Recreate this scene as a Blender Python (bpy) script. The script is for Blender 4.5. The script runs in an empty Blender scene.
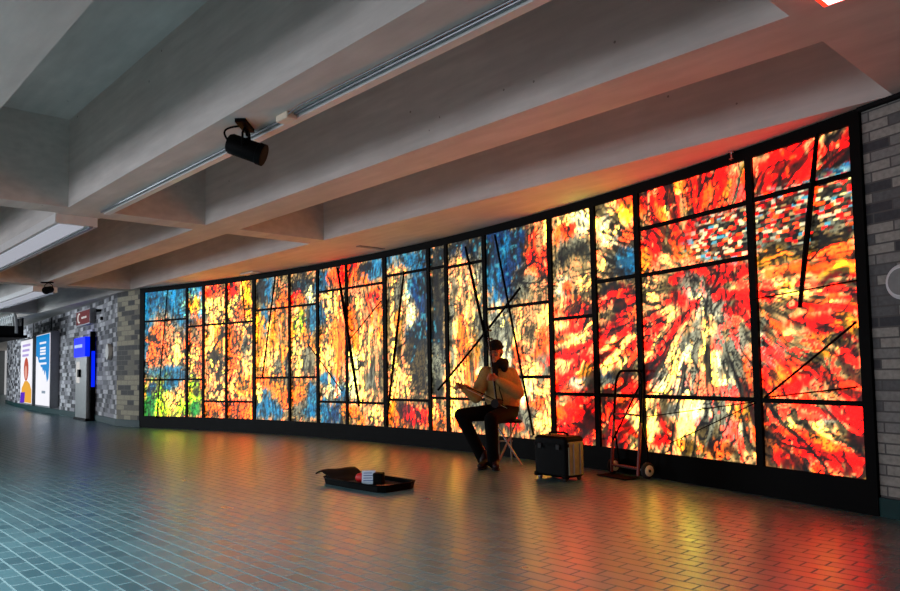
import bpy, math, random
import numpy as np
from mathutils import Vector, Matrix
PI = math.pi
S = bpy.context.scene
C = S.collection

# ---------------- camera, world, lights, exposure ----------------
cam = bpy.data.cameras.new('camera'); cam_o = bpy.data.objects.new('camera', cam); C.objects.link(cam_o)
cam.sensor_width = 36; cam.lens = 732.8/900*36; cam.shift_y = 31.78/900; cam.clip_end = 200
yaw, pitch, roll = (math.radians(a) for a in (-46.951, 3.403, -.9748))
fw = Vector((math.sin(yaw)*math.cos(pitch), math.cos(yaw)*math.cos(pitch), math.sin(pitch)))
r0 = Vector((math.cos(yaw), -math.sin(yaw), 0)); u0 = r0.cross(fw)
rr = math.cos(roll)*r0 + math.sin(roll)*u0; uu = -math.sin(roll)*r0 + math.cos(roll)*u0
M = Matrix((rr, uu, -fw)).transposed().to_4x4(); M.translation = (0, 0, 1.1)
cam_o.matrix_world = M
S.camera = cam_o
S.view_settings.view_transform = 'Standard'; S.view_settings.look = 'None'
S.view_settings.exposure = 0.65; S.view_settings.gamma = 1; S.view_settings.use_curve_mapping = False
W = bpy.data.worlds.new('world'); S.world = W; W.use_nodes = True
W.node_tree.nodes['Background'].inputs[0].default_value = (.80, .80, .82, 1)
W.node_tree.nodes['Background'].inputs[1].default_value = .32
def area(name, loc, target, sx, sy, power, col):
    l = bpy.data.lights.new(name, 'AREA'); l.shape = 'RECTANGLE'; l.size = sx; l.size_y = sy; l.energy = power; l.color = col
    o = bpy.data.objects.new(name, l); C.objects.link(o); o.location = loc
    o.rotation_euler = (Vector(target)-Vector(loc)).to_track_quat('-Z', 'Y').to_euler(); return o
area('added_cool_fill', (-9, -8, 1.3), (-8, 2, 1.5), 10, 1.8, 290, (.86, .88, 1))  # added cool fill for beams and soffits, no known opening behind it
lamp = area('concourse_lamp', (-5.6, -.1, 2.97), (-5.6, -.099, 0), .4, 6, 170, (.72, .87, 1)); lamp.data.spread = 2.3; lamp.rotation_euler = (0, 0, PI/2)
area('added_cool_fill_far', (-31, -3, 2.6), (-26, 6, .2), 8, 2.4, 1100, (.80, .90, 1))  # added cool fill that brightens the far left wall and floor
MURAL = .98      # brightness of the backlighting behind the glass

# ---------------- materials ----------------
def lin(c):
    return tuple(((x/255)/12.92 if x/255 <= .04045 else ((x/255+.055)/1.055)**2.4) for x in c)
def newmat(name):
    m = bpy.data.materials.new(name); m.use_nodes = True
    return m, m.node_tree.nodes, m.node_tree.links, m.node_tree.nodes['Principled BSDF']
def mat(name, rgb, rough=.6, metal=0, var=.12, scale=12, bump=.0, emit=0, spec=.5, coat=0):
    m, N, L, b = newmat(name)
    c = lin(rgb)
    b.inputs['Roughness'].default_value = rough; b.inputs['Metallic'].default_value = metal
    b.inputs['Specular IOR Level'].default_value = spec
    tc = N.new('ShaderNodeTexCoord'); n = N.new('ShaderNodeTexNoise'); n.inputs['Scale'].default_value = scale; n.inputs['Detail'].default_value = 5
    L.new(tc.outputs['Object'], n.inputs['Vector'])
    cr = N.new('ShaderNodeValToRGB'); cr.color_ramp.elements[0].position = .3; cr.color_ramp.elements[1].position = .7
    cr.color_ramp.elements[0].color = (*[x*(1-var) for x in c], 1); cr.color_ramp.elements[1].color = (*[min(1, x*(1+var)) for x in c], 1)
    L.new(n.outputs['Fac'], cr.inputs[0]); L.new(cr.outputs[0], b.inputs['Base Color'])
    if bump:
        bp = N.new('ShaderNodeBump'); bp.inputs['Strength'].default_value = bump; bp.inputs['Distance'].default_value = .01
        L.new(n.outputs['Fac'], bp.inputs['Height']); L.new(bp.outputs[0], b.inputs['Normal'])
    if emit:
        L.new(cr.outputs[0], b.inputs['Emission Color']); b.inputs['Emission Strength'].default_value = emit
    return m

def concrete(name, rgb):
    m, N, L, b = newmat(name); c = lin(rgb)
    tc = N.new('ShaderNodeTexCoord')
    n1 = N.new('ShaderNodeTexNoise'); n1.inputs['Scale'].default_value = .8; n1.inputs['Detail'].default_value = 6; n1.inputs['Roughness'].default_value = .65
    mp = N.new('ShaderNodeMapping'); mp.inputs['Scale'].default_value = (1, 5, 9)
    n2 = N.new('ShaderNodeTexNoise'); n2.inputs['Scale'].default_value = 1.6; n2.inputs['Detail'].default_value = 8
    n3 = N.new('ShaderNodeTexVoronoi'); n3.inputs['Scale'].default_value = 3.2
    L.new(tc.outputs['Object'], n1.inputs['Vector']); L.new(tc.outputs['Object'], mp.inputs[0]); L.new(mp.outputs[0], n2.inputs['Vector']); L.new(tc.outputs['Object'], n3.inputs['Vector'])
    a = N.new('ShaderNodeMath'); a.operation = 'MULTIPLY'; L.new(n1.outputs['Fac'], a.inputs[0]); L.new(n2.outputs['Fac'], a.inputs[1])
    cr = N.new('ShaderNodeValToRGB'); e = cr.color_ramp.elements
    e[0].position = .1; e[0].color = (*[x*.82 for x in c], 1); e[1].position = .42; e[1].color = (*[x*1.12 for x in c], 1)
    L.new(a.outputs[0], cr.inputs[0])
    lt = N.new('ShaderNodeMath'); lt.operation = 'LESS_THAN'; lt.inputs[1].default_value = .035; L.new(n3.outputs['Distance'], lt.inputs[0])
    mx = N.new('ShaderNodeMixRGB'); mx.blend_type = 'MULTIPLY'; mx.inputs[2].default_value = (.45, .42, .4, 1)
    L.new(lt.outputs[0], mx.inputs[0]); L.new(cr.outputs[0], mx.inputs[1]); L.new(mx.outputs[0], b.inputs['Base Color'])
    b.inputs['Roughness'].default_value = .7; b.inputs['Specular IOR Level'].default_value = .25
    bp = N.new('ShaderNodeBump'); bp.inputs['Strength'].default_value = .25; bp.inputs['Distance'].default_value = .01
    L.new(n2.outputs['Fac'], bp.inputs['Height']); L.new(bp.outputs[0], b.inputs['Normal'])
    return m

def bricks(name, bw, bh, cols, mortar, msize=.012, rough=.75):
    """running-bond brick on the UV map (u along the wall, v up, metres); each brick picks its colour from the ramp"""
    m, N, L, b = newmat(name)
    uv = N.new('ShaderNodeUVMap')
    sp = N.new('ShaderNodeSeparateXYZ'); L.new(uv.outputs[0], sp.inputs[0])
    def mth(op, a, bb=None):
        n = N.new('ShaderNodeMath'); n.operation = op
        for i, v in enumerate((a, bb)):
            if v is None: continue
            if isinstance(v, (int, float)): n.inputs[i].default_value = v
            else: L.new(v, n.inputs[i])
        return n.outputs[0]
    v = mth('DIVIDE', sp.outputs['Y'], bh); row = mth('FLOOR', v)
    off = mth('MULTIPLY', mth('MODULO', row, 2), .5)
    u = mth('ADD', mth('DIVIDE', sp.outputs['X'], bw), off); colm = mth('FLOOR', u)
    fu = mth('FRACT', u); fv = mth('FRACT', v)
    cb = N.new('ShaderNodeCombineXYZ'); L.new(colm, cb.inputs[0]); L.new(row, cb.inputs[1])
    wn = N.new('ShaderNodeTexWhiteNoise'); wn.noise_dimensions = '2D'; L.new(cb.outputs[0], wn.inputs['Vector'])
    cr = N.new('ShaderNodeValToRGB'); cr.color_ramp.interpolation = 'CONSTANT'
    while len(cr.color_ramp.elements) < len(cols): cr.color_ramp.elements.new(.5)
    for e, (p, c) in zip(cr.color_ramp.elements, cols): e.position = p; e.color = (*lin(c), 1)
    L.new(wn.outputs['Value'], cr.inputs[0])
    nz = N.new('ShaderNodeTexNoise'); nz.inputs['Scale'].default_value = 30; nz.inputs['Detail'].default_value = 6; L.new(uv.outputs[0], nz.inputs['Vector'])
    mv = N.new('ShaderNodeMixRGB'); mv.blend_type = 'OVERLAY'; mv.inputs[0].default_value = .5; L.new(cr.outputs[0], mv.inputs[1]); L.new(nz.outputs['Fac'], mv.inputs[2])
    iu = mth('MULTIPLY', mth('GREATER_THAN', fu, msize/bw), mth('LESS_THAN', fu, 1-0.0))
    iv = mth('GREATER_THAN', fv, msize/bh)
    inside = mth('MULTIPLY', iu, iv)
    mx = N.new('ShaderNodeMixRGB'); mx.inputs[1].default_value = (*lin(mortar), 1); L.new(inside, mx.inputs[0]); L.new(mv.outputs[0], mx.inputs[2])
    L.new(mx.outputs[0], b.inputs['Base Color']); b.inputs['Roughness'].default_value = rough
    bp = N.new('ShaderNodeBump'); bp.inputs['Strength'].default_value = .6; bp.inputs['Distance'].default_value = .006
    L.new(inside, bp.inputs['Height']); L.new(bp.outputs[0], b.inputs['Normal'])
    return m

def floor_mat():
    m, N, L, b = newmat('floor_tile')
    tc = N.new('ShaderNodeTexCoord')
    br = N.new('ShaderNodeTexBrick'); br.inputs['Scale'].default_value = 1
    br.offset = .5; br.offset_frequency = 2
    for k, v in (('Brick Width', .2), ('Row Height', .1), ('Mortar Size', .006), ('Mortar Smooth', .1), ('Bias', 0)): br.inputs[k].default_value = v
    br.inputs['Color1'].default_value = (0, 0, 0, 1); br.inputs['Color2'].default_value = (1, 1, 1, 1); br.inputs['Mortar'].default_value = (.5, .5, .5, 1)
    mp = N.new('ShaderNodeMapping'); mp.inputs['Location'].default_value = (0, .02, 0)
    L.new(tc.outputs['Object'], mp.inputs[0]); L.new(mp.outputs[0], br.inputs['Vector'])
    nz = N.new('ShaderNodeTexNoise'); nz.inputs['Scale'].default_value = 1.3; nz.inputs['Detail'].default_value = 5; L.new(tc.outputs['Object'], nz.inputs['Vector'])
    cr = N.new('ShaderNodeValToRGB'); cr.color_ramp.elements[0].color = (*lin((44, 84, 90)), 1); cr.color_ramp.elements[1].color = (*lin((66, 106, 110)), 1)
    L.new(br.outputs['Color'], cr.inputs[0])
    mx = N.new('ShaderNodeMixRGB'); mx.inputs[2].default_value = (*lin((112, 134, 134)), 1)
    L.new(br.outputs['Fac'], mx.inputs[0]); L.new(cr.outputs[0], mx.inputs[1]); L.new(mx.outputs[0], b.inputs['Base Color'])
    # roughness: tiles satin, joints matte, slight wear
    r1 = N.new('ShaderNodeMapRange'); r1.inputs['To Min'].default_value = .24; r1.inputs['To Max'].default_value = .33; L.new(nz.outputs['Fac'], r1.inputs['Value'])
    r2 = N.new('ShaderNodeMath'); r2.operation = 'MULTIPLY_ADD'; r2.inputs[1].default_value = .5; L.new(br.outputs['Fac'], r2.inputs[0]); L.new(r1.outputs[0], r2.inputs[2])
    L.new(r2.outputs[0], b.inputs['Roughness'])
    b.inputs['IOR'].default_value = 2.2
    sl = N.new('ShaderNodeMath'); sl.operation = 'MULTIPLY_ADD'; sl.inputs[1].default_value = -.5; sl.inputs[2].default_value = .5; L.new(br.outputs['Fac'], sl.inputs[0]); L.new(sl.outputs[0], b.inputs['Specular IOR Level'])
    rv = N.new('ShaderNodeMath'); rv.operation = 'MULTIPLY_ADD'; rv.inputs[1].default_value = .06; L.new(br.outputs['Color'], rv.inputs[0]); L.new(r2.outputs[0], rv.inputs[2]); L.new(rv.outputs[0], b.inputs['Roughness'])
    inv = N.new('ShaderNodeMath'); inv.operation = 'MULTIPLY_ADD'; inv.inputs[1].default_value = -1; L.new(br.outputs['Fac'], inv.inputs[0])
    tl = N.new('ShaderNodeMath'); tl.operation = 'MULTIPLY'; tl.inputs[1].default_value = .0; L.new(br.outputs['Color'], tl.inputs[0]); L.new(tl.outputs[0], inv.inputs[2])
    n2 = N.new('ShaderNodeTexNoise'); n2.inputs['Scale'].default_value = 9; L.new(tc.outputs['Object'], n2.inputs['Vector'])
    ad = N.new('ShaderNodeMath'); ad.operation = 'MULTIPLY_ADD'; ad.inputs[1].default_value = .6; L.new(n2.outputs['Fac'], ad.inputs[0]); L.new(inv.outputs[0], ad.inputs[2])
    bp = N.new('ShaderNodeBump'); bp.inputs['Strength'].default_value = .35; bp.inputs['Distance'].default_value = .003
    L.new(ad.outputs[0], bp.inputs['Height']); L.new(bp.outputs[0], b.inputs['Normal'])
    return m

def glow(name, rgb, strength):
    m, N, L, b = newmat(name)
    tc = N.new('ShaderNodeTexCoord'); n = N.new('ShaderNodeTexNoise'); n.inputs['Scale'].default_value = 3; L.new(tc.outputs['Object'], n.inputs['Vector'])
    cr = N.new('ShaderNodeValToRGB'); c = lin(rgb)
    cr.color_ramp.elements[0].color = (*[x*.93 for x in c], 1); cr.color_ramp.elements[1].color = (*c, 1); L.new(n.outputs['Fac'], cr.inputs[0])
    L.new(cr.outputs[0], b.inputs['Emission Color']); b.inputs['Emission Strength'].default_value = strength
    b.inputs['Base Color'].default_value = (*[x*.12 for x in c], 1); b.inputs['Roughness'].default_value = .5; b.inputs['Specular IOR Level'].default_value = .05
    return m

def art_mat(strength):
    m, N, L, b = newmat('painted_glass')
    at = N.new('ShaderNodeAttribute'); at.attribute_name = 'art'
    tc = N.new('ShaderNodeTexCoord')
    n = N.new('ShaderNodeTexNoise'); n.inputs['Scale'].default_value = 38; n.inputs['Detail'].default_value = 4; n.inputs['Roughness'].default_value = .7
    L.new(tc.outputs['Object'], n.inputs['Vector'])
    cr = N.new('ShaderNodeValToRGB'); e = cr.color_ramp.elements
    e[0].position = .3; e[0].color = (.35, .33, .3, 1); e[1].position = .5; e[1].color = (1, 1, 1, 1); L.new(n.outputs['Fac'], cr.inputs[0])
    mx = N.new('ShaderNodeMixRGB'); mx.blend_type = 'MULTIPLY'; mx.inputs[0].default_value = .8
    L.new(at.outputs['Color'], mx.inputs[1]); L.new(cr.outputs[0], mx.inputs[2])
    L.new(mx.outputs[0], b.inputs['Emission Color']); b.inputs['Emission Strength'].default_value = strength
    b.inputs['Base Color'].default_value = (.02, .02, .02, 1); b.inputs['Roughness'].default_value = .5
    b.inputs['Specular IOR Level'].default_value = .3
    return m

MT = dict(
    floor=floor_mat(), concrete=concrete('board_marked_concrete', (206, 198, 190)),
    brick_r=bricks('grey_brick_right', .30, .076, [(0, (50, 50, 54)), (.22, (84, 84, 84)), (.45, (118, 116, 112)), (.7, (138, 134, 126))], (74, 72, 70)),
    brick_l=bricks('mottled_brick_left', .30, .11, [(0, (42, 40, 44)), (.28, (98, 96, 100)), (.5, (140, 138, 142)), (.74, (190, 188, 190))], (120, 118, 118)),
    brick_p=bricks('pillar_brick', .30, .11, [(0, (50, 46, 40)), (.3, (110, 104, 86)), (.6, (160, 152, 124))], (110, 104, 90)),
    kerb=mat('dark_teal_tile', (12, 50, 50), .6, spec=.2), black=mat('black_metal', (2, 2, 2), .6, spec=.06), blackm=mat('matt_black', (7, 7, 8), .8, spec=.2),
    dark_wall=mat('dark_backing', (4, 4, 4), .8), white=mat('white_paint', (205, 206, 208), .4, var=.04), grey=mat('grey_metal', (140, 142, 146), .35, .6, var=.06),
    steel=mat('brushed_steel', (168, 168, 166), .3, .85, var=.08), chrome=mat('chrome', (205, 205, 205), .15, 1, var=.03),
    art=art_mat(MURAL),
    tube=glow('fluorescent_diffuser', (236, 240, 255), .28), tubew=glow('lit_white_diffuser', (255, 244, 236), 3.0),
    jacket=mat('tan_jacket', (150, 122, 66), .85, scale=60, bump=.3, var=.15), trousers=mat('black_trousers', (5, 5, 6), .9, spec=.1), skin=mat('skin', (160, 100, 70), .6, var=.08),
    cap=mat('black_knit', (10, 10, 12), .95, spec=.2), shoe=mat('dark_leather_maroon_reflection', (30, 11, 13), .5, spec=.2), sole=mat('black_rubber', (12, 12, 12), .7),  # shoe: maroon reflection put into the dark leather colour
    hair=mat('dark_hair', (20, 16, 14), .8), wood=mat('dark_rosewood', (18, 9, 7), .6, spec=.15), horse=mat('pale_bow_hair', (190, 180, 150), .6), lips=mat('lips', (140, 70, 60), .6),
    eye=mat('dark_eye', (20, 14, 12), .3),
    shell=mat('black_case_shell', (3, 3, 3), .6, bump=.1, spec=.08), olive=mat('olive_grey_shell', (120, 116, 84), .45, var=.15), red_paint=mat('worn_red_paint', (118, 34, 22), .45, var=.3, scale=25),
    hub=mat('cream_wheel_hub', (214, 200, 176), .5), tyre=mat('black_tyre', (16, 15, 15), .8), lining=mat('dark_plush_lining', (26, 14, 14), .95), card=mat('pale_blue_card', (206, 220, 235), .6, var=.04),
    ink=mat('blue_print', (70, 100, 160), .6), red=mat('red_plastic', (205, 30, 28), .45), cloth=mat('cream_cloth', (226, 205, 180), .9), copper=mat('brown_bill', (176, 96, 56), .8),
    salmon=mat('white_enamel', (215, 210, 205), .4, var=.04), sign_red=glow('sign_red', (150, 20, 22), .2), sign_white=glow('sign_white', (240, 235, 230), .4),
    blue=glow('backlit_blue', (3, 30, 235), 1.0), blue_text=glow('backlit_white', (190, 215, 255), .55), teal_ad=glow('poster_blue', (10, 140, 215), .55), white_ad=glow('poster_white', (246, 244, 250), .6),
    lilac=glow('poster_lilac', (190, 170, 230), .5), violet=glow('poster_violet', (96, 40, 200), .5), orange_ad=glow('poster_orange', (250, 180, 60), .5), rust_ad=glow('poster_rust', (200, 84, 60), .5),
    pink_ad=glow('poster_pink', (240, 170, 150), .5), grey_ad=glow('poster_grey', (150, 165, 180), .5), redglow=glow('red_light', (255, 50, 30), 1.6), plaque=mat('cream_plaque', (196, 192, 180), .5, var=.05),
    mesh=mat('grey_grille', (120, 120, 118), .6), conduit=mat('pale_conduit', (190, 192, 190), .4, var=.05), far=mat('far_wall', (120, 124, 124), .8), stool=mat('grey_tube', (150, 148, 144), .35, .7),
)

# ---------------- mesh helpers ----------------
class MB:
    def __init__(s): s.v = []; s.f = []; s.uv = None
    def add(s, V, F):
        o = len(s.v); s.v += [tuple(p) for p in V]; s.f += [tuple(i+o for i in f) for f in F]; return s
    def box(s, a, b, m=None):
        V = [Vector((x, y, z)) for z in (a[2], b[2]) for y in (a[1], b[1]) for x in (a[0], b[0])]
        if m is not None: V = [m @ p for p in V]
        return s.add(V, [(0, 2, 3, 1), (4, 5, 7, 6), (0, 1, 5, 4), (2, 6, 7, 3), (0, 4, 6, 2), (1, 3, 7, 5)])
    def rbox(s, a, b, r=.01, m=None, n=3):
        # box with rounded vertical edges and small chamfer top and bottom
        x0, y0, z0 = a; x1, y1, z1 = b; prof = []
        for cx, cy, a0 in ((x1-r, y1-r, 0), (x0+r, y1-r, PI/2), (x0+r, y0+r, PI), (x1-r, y0+r, 1.5*PI)):
            for k in range(n+1):
                t = a0+k*PI/2/n; prof.append((cx, cy, math.cos(t), math.sin(t)))
        rings = [(z0, .4), (z0+r*.6, 1), (z1-r*.6, 1), (z1, .4)]; V = []
        for z, q in rings:
            for cx, cy, c, si in prof: V.append((cx+c*r*q, cy+si*r*q, z))
        k = len(prof); F = [tuple(range(k))[::-1], tuple(range(3*k, 4*k))]
        for i in range(3):
            for j in range(k): F.append((i*k+j, i*k+(j+1) % k, (i+1)*k+(j+1) % k, (i+1)*k+j))
        if m is not None: V = [m @ Vector(p) for p in V]
        return s.add(V, F)
    def tube(s, pts, r, n=10, cap=True):
        pts = [Vector(p) for p in pts]; rs = r if isinstance(r, (list, tuple)) else [r]*len(pts); V = []
        d0 = (pts[1]-pts[0]).normalized(); ref = Vector((0, 0, 1)) if abs(d0.z) < .9 else Vector((1, 0, 0))
        a = d0.cross(ref).normalized()
        for i, p in enumerate(pts):
            d = (pts[min(i+1, len(pts)-1)]-pts[max(i-1, 0)]).normalized()
            a = (a-d*a.dot(d)).normalized(); b = d.cross(a)
            for k in range(n):
                t = 2*PI*k/n; V.append(p+(a*math.cos(t)+b*math.sin(t))*rs[i])
        F = [(i*n+k, i*n+(k+1) % n, (i+1)*n+(k+1) % n, (i+1)*n+k) for i in range(len(pts)-1) for k in range(n)]
        if cap: F += [tuple(range(n))[::-1], tuple(range((len(pts)-1)*n, len(pts)*n))]
        return s.add(V, F)
    def cyl(s, p0, p1, r, n=20): return s.tube([p0, p1], r, n)
    def ell(s, c, r, m=None, n=16, k=10):
        V = []; F = []
        for i in range(k+1):
            t = PI*i/k
            for j in range(n):
                p = 2*PI*j/n; q = Vector((r[0]*math.sin(t)*math.cos(p), r[1]*math.sin(t)*math.sin(p), r[2]*math.cos(t)))
                if m is not None: q = m @ q
                V.append(Vector(c)+q)
        for i in range(k):
            for j in range(n): F.append((i*n+j, (i+1)*n+j, (i+1)*n+(j+1) % n, i*n+(j+1) % n))
        return s.add(V, F)
    def cap(s, p0, p1, r0, r1, n=14):
        p0 = Vector(p0); p1 = Vector(p1); d = (p1-p0); L = max(d.length, 1e-5); d = d/L; P = []; R = []
        for k in range(5):
            t = PI/2*(k/4); P.append(p0-d*r0*math.cos(t)); R.append(max(r0*math.sin(t), .001))
        for k in range(5):
            t = PI/2*(k/4); P.append(p1+d*r1*math.sin(t)); R.append(max(r1*math.cos(t), .001))
        return s.tube(P, R, n)
    def build(s, name, m, parent=None, local=False, smooth=None, kind=None):
        off = Vector((0, 0, 0)) if (parent is None or local) else Vector(parent['_o'])
        me = bpy.data.meshes.new(name); me.from_pydata([tuple(Vector(p)-off) for p in s.v], [], s.f); me.validate(); me.update()
        import bmesh
        bm = bmesh.new(); bm.from_mesh(me)
        if s.uv is None: bmesh.ops.recalc_face_normals(bm, faces=bm.faces)
        if smooth:
            for f in bm.faces: f.smooth = True
            for e in bm.edges:
                if len(e.link_faces) == 2 and e.calc_face_angle(0) > math.radians(smooth): e.smooth = False
        bm.to_mesh(me); bm.free()
        if s.uv is not None:
            lay = me.uv_layers.new(name='UVMap')
            for lp in me.loops: lay.data[lp.index].uv = s.uv[lp.vertex_index]
        me.materials.append(m)
        o = bpy.data.objects.new(name, me); C.objects.link(o)
        if parent is not None: o.parent = parent
        if kind: o['kind'] = kind
        return o
ROOTS = []
def thing(name, label, cat, loc=(0, 0, 0), rz=0, group=None):
    o = bpy.data.objects.new(name, None); C.objects.link(o); o.location = loc; o.rotation_euler = (0, 0, rz); o.empty_display_size = .1
    o['label'] = label; o['category'] = cat; o['_o'] = list(loc); ROOTS.append(o)
    if group: o['group'] = group
    return o
def tag(o, label, cat, group=None):
    o['label'] = label; o['category'] = cat
    if group: o['group'] = group
    return o
def sub(parent): parent['_o'] = [0, 0, 0]; return parent
def child(mb, name, m, parent, root, **k):
    """a sub-part: child of a part whose own object origin coincides with its thing's origin"""
    parent['_o'] = root['_o']; ROOTS.append(parent); return mb.build(name, m, parent, **k)

# ---------------- setting ----------------
H = 3.0; HC = 4.0
MB().box((-60, -16, -.2), (9, 12, 0)).build('floor', MT['floor'], kind='structure')
cl = MB()
cl.box((-60, -16, HC), (9, 12, HC+.2))
rows = [(-12.1, -11.64), (-10.5, -10.04), (-8.9, -8.44), (-7.3, -6.84), (-5.7, -5.24), (-4.1, -3.64), (-2.5, -2.04), (-.9, -.44), (.70, 1.16), (2.43, 2.89), (4.03, 4.50)]
for y0, y1 in rows: cl.box((-60, y0, H), (-1.56, y1, HC))
cl.box((-60, 5.8, H), (9, 12, HC))
cl.box((-1.56, -16, H), (1.6, 5.8, HC))
for y0, y1 in rows: cl.box((1.6, y0, H), (9, y1, HC))
edges = [(-16, -12.1)]+[(rows[i][1], rows[i+1][0]) for i in range(len(rows)-1)]+[(4.50, 5.8)]
for x0, x1 in ((-9.2, -8.83), (-16.85, -16.45), (-24.4, -24.0), (-32, -31.6), (-39.6, -39.2), (-47.2, -46.8)):
    for y0, y1 in edges: cl.box((x0, y0, H), (x1, y1, HC))
cl.build('ceiling', MT['concrete'], kind='structure')

RA, AX, AY = 22.5, -9.0, 7.1-22.5
def arc(s, z, d=0.0):
    t = s/RA; return (AX+(RA-d)*math.sin(t), AY+(RA-d)*math.cos(t), z)
def strip(mb, s0, s1, z0, z1, d0, d1, step=.35):
    """curved slab following the wall: from s0 to s1, z0 to z1, front at d0, back at d1"""
    n = max(1, int(abs(s1-s0)/step)+1); V = []; F = []
    for i in range(n+1):
        s = s0+(s1-s0)*i/n
        V += [arc(s, z0, d0), arc(s, z1, d0), arc(s, z1, d1), arc(s, z0, d1)]
    for i in range(n):
        a = i*4
        for k in range(4): F.append((a+k, a+(k+1) % 4, a+4+(k+1) % 4, a+4+k))
    F += [(0, 1, 2, 3), (n*4, n*4+3, n*4+2, n*4+1)]
    return mb.add(V, F)
strip(MB(), -7.3, 7.32, 0, H, -.12, -.3).build('wall_back', MT['dark_wall'], kind='structure')

def wall_poly(name, pts, z0, z1, m, th=.3, kind='structure', du=0):
    mb = MB(); mb.uv = []; u = du
    P = [Vector((p[0], p[1], 0)) for p in pts]; L = [0]
    for i in range(1, len(P)): L.append(L[-1]+(P[i]-P[i-1]).length)
    nr = []
    for i in range(len(P)):
        d = (P[min(i+1, len(P)-1)]-P[max(i-1, 0)]).normalized(); nr.append(Vector((-d.y, d.x, 0)))
    V = []; UV = []
    for i, p in enumerate(P):
        q = p+nr[i]*th
        V += [(p.x, p.y, z0), (p.x, p.y, z1), (q.x, q.y, z1), (q.x, q.y, z0)]
        UV += [(L[i]+du+100, z0+20), (L[i]+du+100, z1+20), (L[i]+du+100, z1+th+20), (L[i]+du+100, z0-th+20)]
    F = []
    for i in range(len(P)-1):
        a = i*4
        F += [(a, a+4, a+5, a+1), (a+1, a+5, a+6, a+2), (a+2, a+6, a+7, a+3), (a+3, a+7, a+4, a)]
    e = (len(P)-1)*4; F += [(0, 1, 2, 3), (e+1, e, e+3, e+2)]
    # end caps need their own uv
    b = len(V); V += [V[0], V[1], V[2], V[3]]; UV += [(100+du, z0+20), (100+du, z1+20), (100+du-th, z1+20), (100+du-th, z0+20)]
    F[-2] = (b, b+1, b+2, b+3)
    mb.v = V; mb.f = F; mb.uv = UV
    return mb.build(name, m, kind=kind)
x7, y7, _ = arc(7.32, 0)
RW = [(x7, y7), (x7+.95*8, y7-.323*8)]
wall_poly('wall_right', RW, 0, H-.03, MT['brick_r'])
LW = [(-37.6, 7.9), (-33, 7.22), (-29.5, 6.85), (-25.3, 6.53), (-21.5, 6.25), (-19, 6.05), (-17.25, 5.80)]
wall_poly('wall_left', LW, 0, H, MT['brick_l'])
PW = [(-17.25, 5.80), (-16.14, 5.93)]
wall_poly('wall_left_pillar', PW, 0, H, MT['brick_p'])
def offs(pts, d):
    out = []
    P = [Vector((p[0], p[1])) for p in pts]
    for i, p in enumerate(P):
        t = (P[min(i+1, len(P)-1)]-P[max(i-1, 0)]).normalized(); out.append((p.x+t.y*d, p.y-t.x*d))
    return out
wall_poly('baseboard_left', offs(LW+[PW[1]], .03), 0, .15, MT['kerb'], th=.03)
wall_poly('baseboard_right', offs(RW, .02), 0, .135, MT['kerb'], th=.02)
wall_poly('shade_strip_1', offs(RW, .05), H-.03, H, MT['blackm'], th=.05)  # black strip put in for the cove shadow along the wall top
MB().box((-58, -2, 0), (-57.7, 12, H)).build('wall_far', MT['far'], kind='structure')

# ---------------- the stained glass mural ----------------
COL={'C':(16,140,178),'B':(8,82,128),'T':(8,48,64),'Y':(252,226,160),'G':(205,222,70),'g':(50,165,90),'O':(245,136,44),'R':(240,22,8),'D':(28,26,22),'W':(228,226,200),'K':(110,96,62),'A':(235,185,60),'P':(215,185,130),'d':(60,62,50),'r':(170,15,8),'S':(150,150,130),'c':(110,200,215),'y':(250,210,60),'o':(250,90,25)}
VS=[-7.172, -5.81, -5.293, -4.58, -3.735, -2.684, -1.878, -1.081, -0.076, 0.997, 1.402, 2.229, 3.487, 4.219, 4.88, 6.278, 7.239]
HZ={0: [2.271, 1.015], 1: [2.101, 1.017], 2: [2.109, 0.576], 3: [2.109, 0.576], 4: [2.309, 1.03], 5: [2.309, 1.03], 6: [2.507, 0.609], 7: [2.507, 0.609], 8: [2.6, 0.672], 9: [2.591, 0.715], 10: [2.565, 0.713], 11: [1.906, 1.009], 12: [1.687, 0.81], 13: [2.051, 0.809], 14: [2.521, 2.044, 0.808], 15: [2.529, 0.805]}
DB=[(-6.41, 2.91, -6.73, 0.21, 0.022), (-4.09, 2.93, -3.97, 2.11, 0.02), (-3.07, 2.91, -3.46, 1.04, 0.026), (-1.29, 2.87, -0.74, 0.55, 0.04), (-0.14, 2.22, -1.01, 1.62, 0.014), (-2.12, 1.6, -1.19, 0.79, 0.016), (0.44, 2.63, -0.05, 0.28, 0.03), (1.86, 2.8, 2.26, 1.47, 0.03), (2.95, 2.12, 1.2, 0.83, 0.026), (2.48, 2.87, 3.14, 0.3, 0.024), (6.97, 2.91, 6.74, 1.56, 0.035), (7.22, 1.41, 6.36, 0.83, 0.016), (7.21, 0.93, 6.36, 0.83, 0.01), (4.92, 0.6, 6.25, 0.79, 0.008), (5.23, 0.35, 6.26, 0.78, 0.008), (6.28, 1.67, 7.24, 1.72, 0.01)]
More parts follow.
